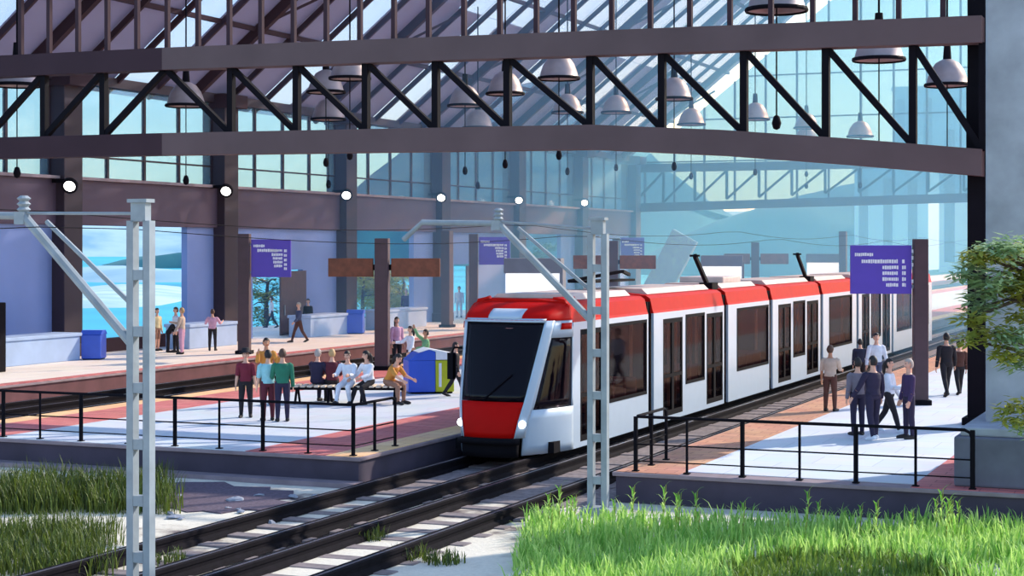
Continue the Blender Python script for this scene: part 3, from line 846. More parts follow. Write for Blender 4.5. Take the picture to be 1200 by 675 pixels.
# two-stream bin
x, y = at_depth(499, 50.6)
t = thing('recycling_bin', (x, y, 0), 'blue and yellow recycling bin with white pitched top beside the tram', 'bin', None, R(36))
MB().box(-.6, .2, -.5, .5, .05, .98).build('blue_body', M_bblue, t, bevel=.025)['label'] = 'blue body half'
MB().box(.205, .76, -.5, .5, .05, .98).build('yellow_body', M_byel, t, bevel=.025)['label'] = 'yellow body half'
MB().prism([(-.6, .98), (.2, .98), (.2, 1.24), (0, 1.3), (-.35, 1.18)], 'y', -.5, .5).build('blue_hood', M_bblue, t, bevel=.015)
MB().prism([(-.3, 1.215), (.02, 1.325), (.78, 1.17), (.78, 1.0), (.21, 1.0), (.21, 1.24), (.01, 1.302)], 'y', -.52, .52).build('white_lid', M_bwhite, t)
MB().box(.3, .38, -.515, -.49, .2, .9).build('yellow_stripe', M_bwhite, t)
MB().box(-.5, .72, -.45, .45, 0, .06).build('plinth', M_black, t)

# bench
p0, p1 = Vector(at_depth(338, 47.2) + (0,)), Vector(at_depth(474, 47.0) + (0,))
dv = p1 - p0; L = dv.length; ang = math.atan2(dv.y, dv.x)
bench = thing('slatted_bench', tuple((p0 + p1) / 2), 'long pale slatted bench with black legs on the middle platform', 'bench', None, ang)
M_slat = mat('pale_bench_slat', rgb(226, 206, 186), 0.6, var=0.1)
n = 17
for k in range(n):
    xa = -L / 2 + L * k / n
    MB().box(xa + .012, xa + L / n - .05, -.38, .38, .46, .51).build('slat', M_slat, bench, bevel=.006)
for yy in (-.3, .3):
    MB().box(-L / 2, L / 2, yy - .03, yy + .03, .39, .458).build('frame_rail', M_black, bench)
for k in range(4):
    xa = -L / 2 + .25 + (L - .5) * k / 3
    for sg in (-1, 1):
        MB().bar((xa, sg * .1, .4), (xa, sg * .36, 0), .06, .05).build('leg', M_black, bench)

# front railings
def railing(label, front, corner, side_pts, y, height=1.05):
    """front: x positions of the posts along the platform end; side_pts: y positions along the platform edge"""
    xc_, far = corner
    t = thing('railing', (xc_, y, 0), label, 'railing')
    o = Vector(t.location)
    for k, x in enumerate(front):
        r = .045 if k % 2 == 0 else .026
        MB().tube([(x, y, 0), (x, y, height)], r, 8).build('post', M_black, t, o)
        MB().box(x - .06, x + .06, y - .06, y + .06, 0, .02).build('post_foot', M_black, t, o)
    for yy in side_pts:
        MB().tube([(xc_, yy, 0), (xc_, yy, height)], .035, 8).build('post', M_black, t, o)
        MB().box(xc_ - .06, xc_ + .06, yy - .06, yy + .06, 0, .02).build('post_foot', M_black, t, o)
    sg = 1 if far > xc_ else -1
    path = [(far, y, height - .18), (far - sg * .04, y, height - .05), (far - sg * .14, y, height), (xc_ + sg * .12, y, height), (xc_ + sg * .03, y + .03, height), (xc_, y + .12, height), (xc_, side_pts[-1] - .14, height), (xc_, side_pts[-1] - .03, height - .05), (xc_, side_pts[-1], height - .18)]
    MB().tube(path, .03, 8).build('top_rail', M_black, t, o)
    MB().tube([(far, y, .52), (xc_, y, .52), (xc_, side_pts[-1], .52)], .016, 6).build('middle_rail', M_black, t, o)
    MB().tube([(far, y, .2), (xc_, y, .2), (xc_, side_pts[-1], .2)], .014, 6).build('lower_rail', M_black, t, o)
    return t
YRL = 31.13
fa = [x_on_y(u, YRL) for u in (414, 361, 308, 257, 205, 150, 95, 47, 4, -36, -74)]
railing('black railing along the front end of the middle platform', fa, (fa[0], fa[-1]), [YRL + .95, YRL + 1.9], YRL)
fc = [x_on_y(u, YRL) for u in (745, 805, 870, 937, 1003, 1073, 1140)]
fc[-1] = min(fc[-1], fc[-2] + 1.0)
railing('black railing along the front end of the right platform', fc, (fc[0], fc[-1]), [YRL + .95, YRL + 1.9], YRL)
# ticket-like box on the block
# ================================================================== PEOPLE
def pm(name, c): return mat('cloth_' + name, c, 0.85, var=0.1, scale=9)
SK = [mat('skin_light', rgb(222, 170, 146), 0.55, var=0.05), mat('skin_tan', rgb(190, 134, 104), 0.55, var=0.05), mat('skin_deep', rgb(122, 82, 64), 0.55, var=0.05)]
M_eye = mat('eye_dark', rgb(40, 30, 30), 0.3); M_lip = mat('lip_rose', rgb(170, 92, 86), 0.5)
HAIR = {'black': mat('hair_black', rgb(30, 24, 26), 0.6), 'brown': mat('hair_brown', rgb(84, 56, 42), 0.6), 'grey': mat('hair_grey', rgb(176, 164, 156), 0.7), 'blond': mat('hair_blond', rgb(196, 158, 110), 0.6)}

def person(loc, face, label, shirt, pants, shoes=None, hair='black', skin=0, h=1.72, fem=False, pose='stand', seat=.5, sleeve='long', lean=0.0,
           arms=None, legs=None, shorts=False, hat=None, longhair=False, headturn=0.0, voxel=.0125, head_tilt=0.0, extra=None):
    """face: heading in degrees, 0 looks towards the camera along -Y; arms ((pitch, out, elbow), ...), legs ((pitch, knee, out), ...)"""
    k = h / 1.72
    arms = arms or ((4, 7, 12), (-2, 7, 14))
    legs = legs or {'stand': ((2, 2, 3), (-2, 2, 3)), 'walk': ((22, 6, 1), (-18, 16, 1)), 'sit': ((82, 80, 6), (82, 84, 6))}[pose]
    segs = []       # (a, b, ra, rb, region)
    parts = MB()
    Xv = Vector((1, 0, 0))
    def drop(p, q):  # leg direction
        t = R(p); s_ = R(p - q); return .43 * math.cos(t) + .42 * math.cos(s_) + .075
    pz = seat / k + .095 if pose == 'sit' else max(drop(a, b) for a, b, c in legs)
    P = Vector((0, 0, pz)); la = R(lean)
    up = Vector((0, -math.sin(la), math.cos(la))); fw = Vector((0, -math.cos(la), -math.sin(la)))
    # torso rings
    sw = .172 if fem else .19
    ringsdef = [(-.085, .09, .075), (-.05, .145, .1), (.02, .165 if fem else .155, .112), (.13, .128 if fem else .142, .095), (.24, .14 if fem else .16, .108), (.34, .155 if fem else .178, .112), (.42, .15 if fem else .175, .095), (.47, .105, .075), (.5, .06, .062), (.58, .052, .056), (.6, .03, .03)]
    n = 18; vs = []; fs = []
    for (t, rx, ry) in ringsdef:
        c = P + up * t
        for j in range(n):
            a = 2 * PI * j / n; vs.append(c + Xv * rx * math.cos(a) + fw * ry * math.sin(a))
    for i in range(len(ringsdef) - 1):
        for j in range(n): fs.append((i * n + j, i * n + (j + 1) % n, (i + 1) * n + (j + 1) % n, (i + 1) * n + j))
    fs.append(tuple(range(n))); fs.append(tuple(range((len(ringsdef) - 1) * n + n - 1, (len(ringsdef) - 1) * n - 1, -1)))
    parts.add(vs, fs)
    segs.append((P + up * -.05, P + up * .06, .15, .15, 'hip')); segs.append((P + up * .1, P + up * .43, .15, .16, 'torso')); segs.append((P + up * .5, P + up * .58, .055, .055, 'neck'))
    # head
    hy = R(headturn); hd = (Matrix.Rotation(hy, 3, up) @ fw); hs = hd.cross(up) * -1
    hu = (up * .75 + Vector((0, 0, .25))).normalized()
    if head_tilt: hu = (hu + hd * math.sin(R(head_tilt))).normalized()
    H = P + up * .565 + hu * .125
    vs = []; fs = []; nu, nv = 20, 14
    for i in range(nv + 1):
        ph = PI * i / nv
        for j in range(nu):
            a = 2 * PI * j / nu
            x, y, z = math.sin(ph) * math.cos(a), math.sin(ph) * math.sin(a), math.cos(ph)
            jaw = 1 - .26 * max(0, -z - .15)
            fx = .076 * x * jaw; fy = .096 * y * (1 if y > 0 else 1.02); fz = .122 * z
            if y > 0 and -.2 > z: fy *= .98
            vs.append(H + hs * fx + hd * fy + hu * fz)
    for i in range(nv):
        for j in range(nu): fs.append((i * nu + j, (i + 1) * nu + j, (i + 1) * nu + (j + 1) % nu, i * nu + (j + 1) % nu))
    parts.add(vs, fs)
    segs.append((H - hu * .03, H + hu * .04, .085, .085, 'head'))
    parts.tube([H + hd * .085 + hu * .012, H + hd * .106 - hu * .012, H + hd * .112 - hu * .03, H + hd * .088 - hu * .036], [.008, .012, .016, .01], 7)   # nose
    for sg in (-1, 1):                                                                # ears
        parts.tube([H + hs * sg * .07 + hu * .03, H + hs * sg * .085 + hu * .005 - hd * .008, H + hs * sg * .072 - hu * .03], [.012, .018, .01], 7)
    def limb(pts, rr, reg):
        parts.tube(pts, rr, 10)
        for a, b, ra, rb in zip(pts, pts[1:], rr, rr[1:]): segs.append((Vector(a), Vector(b), ra, rb, reg))
    # arms
    for sg, (pi_, ou, el) in zip((-1, 1), arms):
        S0 = P + up * .425 + Xv * sg * sw
        d = Vector((sg * math.sin(R(ou)), -math.sin(R(pi_)) * math.cos(R(ou)), -math.cos(R(pi_)) * math.cos(R(ou))))
        d = (Matrix.Rotation(la * .5, 3, 'X') @ d)
        E = S0 + d * .29
        ax = Vector((1, 0, 0))
        f = Matrix.Rotation(-R(el), 3, 'X') @ d
        f = (f + Vector((-sg * .25 * min(1, el / 60), 0, 0))).normalized()
        Wp = E + f * .25
        limb([S0 - Xv * sg * .05 + up * .01, S0 + d * .03], [.054, .056], 'uparm')
        limb([S0, S0 + d * .15, E], [.056, .05, .041], 'uparm')
        limb([E, E + f * .08, Wp], [.041, .041, .028], 'forearm')
        # hand: palm, four fingers, thumb
        side = f.cross(Vector((sg, 0, 0)));
        side = side.normalized() if side.length > .1 else Vector((0, 1, 0))      # across the palm
        nrm = f.cross(side).normalized(); curl = -sg * nrm if nrm.dot(Vector((-sg, 0, 0))) < 0 else nrm
        if curl.dot(Vector((-sg, 0, -.2))) < 0: curl = -curl
        pl = Wp + f * .085
        for q in range(4):
            o_ = side * (q - 1.5) * .0205
            parts.tube([Wp + o_ * .5, Wp + f * .04 + o_ * .9, pl + o_], [.014, .015, .0125], 7)
            ln = (.068, .078, .074, .058)[q]
            parts.tube([pl + o_, pl + o_ * 1.12 + f * ln * .5 + curl * .008, pl + o_ * 1.14 + f * ln * .9 + curl * .028], [.0105, .0098, .0085], 7)
        tb = Wp + f * .03 + side * .03
        parts.tube([tb - side * .012, tb + side * .02 + f * .025 + curl * .012, tb + side * .026 + f * .06 + curl * .022], [.014, .012, .0095], 7)
        segs.append((Wp + f * .012, Wp + f * .16, .03, .03, 'hand'))
    # legs
    for sg, (pt, kn, ou) in zip((-1, 1), legs):
        Hj = P + Xv * sg * .088 - Vector((0, 0, .03))
        d = Vector((sg * math.sin(R(ou)), -math.sin(R(pt)) * math.cos(R(ou)), -math.cos(R(pt)) * math.cos(R(ou))))
        K = Hj + d * .41
        s2 = pt - kn
        e = Vector((sg * math.sin(R(ou)) * .3, -math.sin(R(s2)), -math.cos(R(s2)))).normalized()
        A = K + e * .41
        limb([Hj + Vector((0, 0, .04)), Hj + d * .16, K], [.085, .078, .056], 'thigh')
        limb([K, K + e * .13, A], [.055, .054, .036], 'shin')
        ft = max(-25, min(25, s2 * .6)) if pose == 'walk' and pt < 0 else 0
        g = Vector((sg * .12, -math.cos(R(ft)), math.sin(R(ft)))).normalized()
        B = A + Vector((0, 0, -.02)) - g * .055
        limb([B + Vector((0, 0, -.012)), B + g * .09 + Vector((0, 0, -.012)), B + g * .2 + Vector((0, 0, -.025)), B + g * .265 + Vector((0, 0, -.03))], [.036, .042, .036, .02], 'foot' + str(sg))
        segs.append((A + e * -.03, A, .036, .036, 'shin'))
    me = bpy.data.meshes.new('tmp'); me.from_pydata([tuple(Vector(p) * k) for p in parts.v], [], parts.f)
    tmp = bpy.data.objects.new('tmp', me); COL.objects.link(tmp)
    bm = bmesh.new(); bm.from_mesh(me); bmesh.ops.recalc_face_normals(bm, faces=bm.faces); bm.to_mesh(me); bm.free()
    md = tmp.modifiers.new('r', 'REMESH'); md.mode = 'VOXEL'; md.voxel_size = voxel
    sm = tmp.modifiers.new('s', 'SMOOTH'); sm.factor = .4; sm.iterations = 3
    dg = bpy.context.evaluated_depsgraph_get()
    body = bpy.data.meshes.new_from_object(tmp.evaluated_get(dg))
    bpy.data.objects.remove(tmp); bpy.data.meshes.remove(me)
    body.name = 'person'
    for p in body.polygons: p.use_smooth = True
    body.materials.clear()
    for m in (SK[skin], M_eye, M_lip): body.materials.append(m)
    # regions
    K_ = [(a * k, b * k, ra * k, rb * k, g) for a, b, ra, rb, g in segs]
    bb = bmesh.new(); bb.from_mesh(body); bb.faces.ensure_lookup_table(); bb.normal_update()
    Hk = H * k
    reg = []
    for f in bb.faces:
        c = f.calc_center_median(); best = 1e9; r_ = 'torso'; tt = 0
        for a, b, ra, rb, g in K_:
            ab = b - a; t = max(0, min(1, (c - a).dot(ab) / max(1e-9, ab.length_squared)))
            dd = (c - a - ab * t).length - (ra + (rb - ra) * t)
            if g == 'torso': dd -= .015
            if dd < best: best, r_, tt = dd, g, t
        reg.append((r_, tt))
        if r_ == 'head':
            q = (c - Hk) / k; qs, qd, qu = q.dot(hs), q.dot(hd), q.dot(hu)
            if qd > .06 and abs(abs(qs) - .031) < .013 and abs(qu - .018) < .008: f.material_index = 1
            elif qd > .06 and abs(qs) < .024 and abs(qu + .062) < .007: f.material_index = 2
    bb.to_mesh(body)
    root = bpy.data.objects.new('person', body); COL.objects.link(root)
    root.location = (loc[0], loc[1], loc[2] if len(loc) > 2 else 0); root.rotation_euler = (0, 0, R(face))
    tag(root, label, 'person')
    def shell(name, test, off, m, flare=None):
        idx = [i for i in range(len(reg)) if test(reg[i], bb.faces[i])]
        if not idx: return None
        vm = {}; vv = []; ff = []
        for i in idx:
            fl = []
            for v in bb.faces[i].verts:
                if v.index not in vm:
                    vm[v.index] = len(vv); o_ = off
                    vv.append(v.co + v.normal * o_)
                fl.append(vm[v.index])
            ff.append(fl)
        ms = bpy.data.meshes.new(name); ms.from_pydata([tuple(p) for p in vv], [], ff)
        for p in ms.polygons: p.use_smooth = True
        ms.materials.append(m)
        o = bpy.data.objects.new(name, ms); COL.objects.link(o); o.parent = root
        so = o.modifiers.new('thick', 'SOLIDIFY'); so.thickness = off * .95; so.offset = -1
        return o
    hipcut = (P + up * .02) * k
    def is_shirt(r, f):
        g, t = r
        if g in ('torso',): return (f.calc_center_median() - P * k).dot(up) < .462 * k
        if g == 'hip': return (f.calc_center_median() - hipcut).dot(up) > -.02
        if g == 'uparm': return True
        if g == 'forearm': return sleeve == 'long' and t < .97
        return False
    shell('shirt', is_shirt, .016, shirt)
    shell('trousers' if not shorts else 'shorts', lambda r, f: r[0] == 'thigh' or (r[0] == 'hip') or (r[0] == 'shin' and not shorts), .013, pants)
    for sg in ('-1', '1'): shell('shoe', lambda r, f: r[0] == 'foot' + sg, .01, shoes or HAIR['black'])
    def is_hair(r, f):
        if r[0] not in ('head', 'neck'): return False
        q = (f.calc_center_median() - Hk) / k; qs, qd, qu = q.dot(hs), q.dot(hd), q.dot(hu)
        line = .062 if qd > .04 else (.0 if qd > -.01 else (-.07 if not longhair else -.16))
        if abs(qs) > .068 and qd > -.02 and qu < .045: return False
        return qu > line
    hr = shell('hair', is_hair, .014, HAIR[hair])
    if longhair and hr:
        b = MB(); pts = [H - hd * .085 + hu * .03, H - hd * .12 - hu * .05, H - hd * .13 - hu * .17, H - hd * .12 - hu * .27]
        b.tube([p * k for p in pts], [.04 * k, .048 * k, .04 * k, .012 * k], 9)
        b.build('ponytail', HAIR[hair], root, smooth=True)
    if hat:
        b = MB(); prof = [(.095, .0), (.17, -.01), (.172, .004), (.1, .02), (.094, .1), (.06, .118), (0, .12)]
        b.lathe(prof, 18); o = b.build('hat', hat, root, smooth=True); o.location = (H + hu * .055) * k
    bb.free()
    return root

c = {n: pm(n, v) for n, v in dict(maroon=rgb(118, 32, 52), cyan=rgb(150, 206, 214), green=rgb(40, 116, 92), navy=rgb(40, 34, 62), white=rgb(226, 230, 240), orange=rgb(206, 140, 62),
     black=rgb(30, 26, 34), darkred=rgb(92, 30, 46), pink=rgb(214, 164, 190), cream=rgb(226, 206, 160), tan=rgb(198, 176, 160), grey=rgb(120, 112, 124), lgreen=rgb(120, 168, 120), purple=rgb(64, 46, 86), khaki=rgb(150, 110, 92), slate=rgb(70, 78, 110), jeans=rgb(40, 42, 66), brown=rgb(86, 52, 44)).items()}
G = ground
CAMF = 23
# --- middle platform, standing group
person(G(288, 489), CAMF + 5, 'person in maroon shirt and black trousers wearing a dark brimmed hat', c['maroon'], c['black'], hat=c['black'], hair='brown', skin=0, sleeve='short', arms=((2, 9, 8), (2, 9, 8)), h=1.7, fem=True)
person(G(314, 493), CAMF + 200, 'person in pale cyan shirt standing between the maroon and the green shirts', c['cyan'], c['darkred'], hair='black', sleeve='short', arms=((30, 14, 70), (4, 8, 10)), h=1.74)
person(G(331, 494), CAMF + 190, 'person in dark green shirt seen from behind, next to the cyan shirt', c['green'], c['navy'], hair='brown', h=1.78, arms=((4, 8, 12), (20, 10, 50)))
x, y = at_depth(312, 46.5)
person((x, y), CAMF + 20, 'person in orange with raised arms behind the cyan-shirted one', c['orange'], c['brown'], hair='black', h=1.82, arms=((40, 16, 110), (30, 14, 100)), skin=1)
# --- bench sitters: bench axis direction angle ang; seat height .51
bx = Vector((math.cos(ang), math.sin(ang), 0)); by = Vector((-math.sin(ang), math.cos(ang), 0)); bc = (p0 + p1) / 2
def on_bench(u, across):
    """seat position along the bench below picture column u"""
    best = min((abs((600 + FPX * ((bc + bx * s)[0] * C_ + (bc + bx * s)[1] * S_) / (-(bc + bx * s)[0] * S_ + (bc + bx * s)[1] * C_)) - u), s) for s in [i * .02 - 1.7 for i in range(170)])[1]
    q = bc + bx * best + by * across; return (q.x, q.y)
person(on_bench(370, .12), math.degrees(ang) + 180 - 20, 'grey-haired person in navy jacket sitting with the back turned at the left of the bench', c['navy'], c['navy'], hair='grey', pose='sit', seat=.52, h=1.84, lean=8, arms=((25, 14, 40), (40, 10, 40)))
person(on_bench(388, .14), math.degrees(ang) + 180 + 12, 'person in dark red top sitting beside the navy jacket on the bench', c['darkred'], c['black'], hair='blond', pose='sit', seat=.52, h=1.84, lean=5, arms=((30, 10, 50), (30, 10, 50)))
person(on_bench(410, -.12), math.degrees(ang) - 14, 'person in white shirt sitting mid-bench, facing the tracks', c['white'], c['white'], hair='black', pose='sit', seat=.52, h=1.82, lean=12, arms=((45, 8, 50), (45, 8, 50)), legs=((80, 60, 5), (78, 95, 5)))
person(on_bench(434, -.12), math.degrees(ang) - 40, 'person with black ponytail in white shirt and black trousers on the bench', c['white'], c['black'], hair='black', longhair=True, fem=True, pose='sit', seat=.52, h=1.82, lean=10, arms=((40, 8, 30), (40, 8, 40)), legs=((70, 50, 5), (72, 88, 5)), headturn=-30)
person(on_bench(456, -.1), math.degrees(ang) + 60, 'person in orange top leaning forward at the right end of the bench', c['orange'], c['khaki'], hair='black', fem=True, longhair=True, pose='sit', seat=.52, h=1.82, lean=30, arms=((60, 8, 20), (55, 8, 30)), sleeve='short')
# --- behind the recycling bin
x, y = at_depth(465, 61); person((x, y), CAMF + 30, 'person in pink and white top by the crossed-board post', c['pink'], c['black'], hair='black', fem=True, longhair=True, h=1.8, skin=0)
x, y = at_depth(481, 57); person((x, y), CAMF - 60, 'person in white shirt behind the recycling bin', c['white'], c['black'], hair='black', h=1.66, fem=True, longhair=True, arms=((50, 12, 40), (10, 8, 20)))
x, y = at_depth(499, 55.5); person((x, y), CAMF - 70, 'person in light green top with a raised arm behind the recycling bin', c['lgreen'], c['khaki'], hair='black', h=1.62, arms=((130, 20, 30), (40, 8, 40)), skin=1)
x, y = at_depth(534, 49.2); person((x, y), CAMF + 90, 'person in black between the recycling bin and the tram', c['black'], c['black'], hair='black', pose='walk', h=1.6)
# --- left platform
V = .016
person(G(184, 411), CAMF + 60, 'person in cream shirt at the left of the group before the sea view', c['cream'], c['khaki'], hair='black', h=1.76, voxel=V, shorts=True)
x, y = G(197, 413); person((x, y), CAMF + 100, 'person in dark clothes bending between the cream and white shirts', c['black'], c['black'], hair='black', h=1.5, voxel=V, lean=35, arms=((50, 6, 30), (50, 6, 30)))
person(G(206, 413), CAMF - 60, 'person in white shirt before the sea view', c['white'], c['black'], hair='brown', h=1.84, voxel=V)
person(G(213, 415), CAMF - 100, 'person in pale pink clothes at the right of the group before the sea view', c['tan'], c['pink'], hair='blond', h=1.86, voxel=V, arms=((40, 8, 60), (10, 8, 20)))
person(G(249, 411), CAMF + 180, 'person in pink shirt and black trousers standing before the pale low wall', c['pink'], c['black'], hair='brown', h=1.72, voxel=V, sleeve='short', arms=((30, 25, 80), (30, 25, 80)), headturn=20)
person(G(318, 384), CAMF - 90, 'person in white shirt leaving through the passage under the purple sign', c['white'], c['black'], hair='black', h=1.72, voxel=V, pose='walk')
person(G(350, 401), CAMF - 60, 'person in dark grey striding across the left platform', c['slate'], c['brown'], hair='grey', h=1.84, voxel=V, pose='walk', arms=((-25, 6, 20), (25, 6, 20)))
person(G(361, 392), CAMF - 30, 'person in dark jacket behind the striding one', c['black'], c['slate'], hair='black', h=1.8, voxel=V, pose='walk')
person(G(476, 377), CAMF, 'hazy person in purple with white cap at the right of the left hall opening', c['purple'], c['purple'], hair='grey', h=1.86, voxel=V)
person(G(503, 375), CAMF + 80, 'hazy dark person striding before the pale low wall', c['jeans'], c['slate'], hair='black', h=1.7, voxel=V, pose='walk', arms=((50, 40, 30), (-40, 30, 30)))
person(G(538, 372), CAMF, 'faint white-clad person left of the second purple sign post', c['white'], c['white'], hair='black', h=1.9, voxel=V)
x, y = at_depth(584, 80); person((x, y), CAMF + 20, 'faint pale person just above the tram nose roof', c['white'], c['pink'], hair='grey', h=1.9, voxel=V)
# --- right platform
person(G(973, 482), CAMF + 150, 'person in tan T-shirt and dark trousers nearest the tram on the right platform', c['tan'], c['brown'], hair='brown', sleeve='short', h=1.72, pose='stand', arms=((25, 8, 60), (4, 10, 12)), skin=1)
person(G(1005, 510), CAMF + 195, 'person in grey and white top at the left of the group of four', c['grey'], c['navy'], hair='black', h=1.76)
person(G(1023, 515), CAMF + 205, 'person in dark navy jacket with the back turned in the group of four', c['navy'], c['navy'], c['white'], hair='black', h=1.86, pose='walk', legs=((8, 6, 4), (-8, 8, 4)), arms=((6, 14, 16), (16, 22, 10)))
person(G(1042, 506), CAMF + 60, 'person with long black hair in white blouse and black trousers stepping in the group', c['white'], c['black'], c['white'], hair='black', fem=True, longhair=True, h=1.74, pose='walk', arms=((20, 10, 70), (10, 10, 20)))
person(G(1065, 514), CAMF + 10 + 270, 'grey-haired person in purple-navy clothes at the right of the group of four', c['purple'], c['navy'], hair='grey', h=1.78, arms=((4, 8, 14), (4, 8, 14)))
x, y = at_depth(1027, 50.5); person((x, y), CAMF + 5, 'person in white shirt walking towards the camera behind the group', c['white'], c['slate'], hair='black', h=1.8, pose='walk', arms=((4, 14, 10), (6, 14, 10)))
x, y = at_depth(1008, 52); person((x, y), CAMF + 170, 'person in dark clothes half hidden between the tan T-shirt and the white shirt', c['jeans'], c['black'], hair='black', h=1.5, voxel=V)
person(G(1109, 464), CAMF + 185, 'person in dark suit walking away near the black column', c['black'], c['black'], hair='black', h=1.86, pose='walk', arms=((10, 12, 14), (-12, 12, 14)))
person(G(1124, 462), CAMF + 180, 'person in brown half hidden behind the black column', c['brown'], c['black'], hair='black', h=1.6, pose='walk')
# ================================================================== PLANTS
def leaf_mat(name, c1, c2, trans=.35):
    m = bpy.data.materials.new(name); m.use_nodes = True
    nt = m.node_tree; nt.nodes.clear(); out = nt.nodes.new('ShaderNodeOutputMaterial')
    oi = nt.nodes.new('ShaderNodeNewGeometry')
    rp = nt.nodes.new('ShaderNodeValToRGB'); rp.color_ramp.elements[0].color = c1; rp.color_ramp.elements[1].color = c2
    nt.links.new(oi.outputs['Random Per Island'], rp.inputs['Fac'])
    d = nt.nodes.new('ShaderNodeBsdfPrincipled'); d.inputs['Roughness'].default_value = .55
    t = nt.nodes.new('ShaderNodeBsdfTranslucent')
    nt.links.new(rp.outputs['Color'], d.inputs['Base Color']); nt.links.new(rp.outputs['Color'], t.inputs['Color'])
    mx = nt.nodes.new('ShaderNodeMixShader'); mx.inputs['Fac'].default_value = trans
    nt.links.new(d.outputs[0], mx.inputs[1]); nt.links.new(t.outputs[0], mx.inputs[2]); nt.links.new(mx.outputs[0], out.inputs['Surface'])
    return m
M_grass = leaf_mat('bright_grass_blade', rgb(112, 170, 60), rgb(208, 236, 134), .48)
M_weed = leaf_mat('dark_weed_leaf', rgb(72, 104, 36), rgb(134, 158, 62), .4)
M_grass2 = leaf_mat('shaded_olive_grass_blade', rgb(44, 62, 22), rgb(116, 130, 44), .3)  # olive darkened to carry the shade on the left clumps
M_leafy = leaf_mat('yellow_green_leaf', rgb(136, 146, 56), rgb(196, 192, 96), .45)
M_leafp = leaf_mat('pale_green_leaf', rgb(128, 160, 110), rgb(186, 206, 160), .35)
M_leafd = leaf_mat('deep_green_leaf', rgb(60, 96, 60), rgb(120, 150, 84), .3)
M_bark = mat('grey_brown_bark', rgb(86, 70, 62), .9, var=.25, scale=8, bump=.4)
rg = random.Random(21)
def blade(b, x, y, z, h, w, bend, ang):
    dx, dy = math.cos(ang), math.sin(ang); px, py = -dy * w / 2, dx * w / 2
    vs = [(x - px, y - py, z), (x + px, y + py, z)]
    for t, ww in ((.4, .9), (.75, .6)):
        o = bend * t * t
        vs += [(x + dx * o - px * ww, y + dy * o - py * ww, z + h * t), (x + dx * o + px * ww, y + dy * o + py * ww, z + h * t)]
    vs.append((x + dx * bend, y + dy * bend, z + h * (1 - .25 * abs(bend) / max(h, .01))))
    b.add(vs, [(0, 1, 3, 2), (2, 3, 5, 4), (4, 5, 6)])
def grass(name, label, pts, m, hr, wr, n):
    b = MB()
    for _ in range(n):
        x, y = pts()
        d = .5 + .5 * noise.noise(Vector((x * .9, y * .9, 3)))
        d2 = .5 + .5 * noise.noise(Vector((x * 3.1, y * 3.1, 7)))
        h = rg.uniform(*hr) * (.45 + .6 * d + .5 * d2 * d2)
        blade(b, x, y, GZ - .02, h, rg.uniform(*wr), rg.uniform(.1, .55) * h, rg.uniform(0, 2 * PI))
    o = b.build(name, m, fix=False); o['kind'] = 'stuff'; o['label'] = label; o['category'] = 'grass'
    return o
def tri_right():
    while True:
        y = rg.uniform(21.5, 30.6); xl = -10.0 + (23.5 - y) * .36
        x = rg.uniform(xl, 2.5)
        if y > 28.4 + max(0, .35 * (x + 10)): continue
        if x > xl + .25 * noise.noise(Vector((x, y * 1.3, 9))) and noise.noise(Vector((x * 1.3, y * 1.3, 1))) > -.36 and ((x + 5.3) / 1.7) ** 2 + ((y - 24.6) / 2.0) ** 2 > 1 + .5 * noise.noise(Vector((x * 2, y * 2, 5))): return x, y
grass('grass', 'bright green tall grass in front of the right platform', tri_right, M_grass, (.2, .56), (.02, .044), 22000)
def clump(cx, cy, rx, ry):
    def f():
        a, r = rg.uniform(0, 2 * PI), math.sqrt(rg.random()); return cx + rx * r * math.cos(a), cy + ry * r * math.sin(a)
    return f
def uclump(u0, u1, d0, d1):
    def f():
        while True:
            u, d = rg.uniform(u0, u1), rg.uniform(d0, d1)
            e = min((u1 - u) / 60.0, (d1 - d) / .8 + .3, (d - d0) / .8 + .3)
            x, y = at_depth(u, d)
            if e + .6 * noise.noise(Vector((x * 1.4, y * 1.4, 6))) > rg.random() * .8: return x, y
    return f
grass('grass', 'olive grass clump below the front wall of the middle platform', uclump(-70, 215, 31.2, 34.4), M_grass2, (.4, .85), (.014, .03), 4600)
grass('grass', 'olive grass clump in the lower left corner', uclump(-70, 145, 25.2, 29.6), M_grass2, (.25, .6), (.012, .026), 4200)
grass('grass', 'dark olive weeds inside the bright grass towards the right edge', clump(-5.3, 24.6, 1.9, 2.2), M_weed, (.15, .36), (.02, .04), 4200)
# shadow painted as a dark patch before the platform wall, and the wall's footing
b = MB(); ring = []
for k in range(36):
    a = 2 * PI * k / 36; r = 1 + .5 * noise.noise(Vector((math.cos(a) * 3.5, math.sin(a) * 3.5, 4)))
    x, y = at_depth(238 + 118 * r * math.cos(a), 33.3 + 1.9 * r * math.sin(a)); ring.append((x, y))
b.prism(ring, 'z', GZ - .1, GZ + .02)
struct('shadow_patch', b, mat('dark_purple_shadow', rgb(92, 78, 92), .95, var=.3, scale=14, bump=.5))
struct('trim_6', MB().box(XA0, XA1 + .1, YF - .42, YF + .02, GZ - .1, GZ + .1), M_coping)
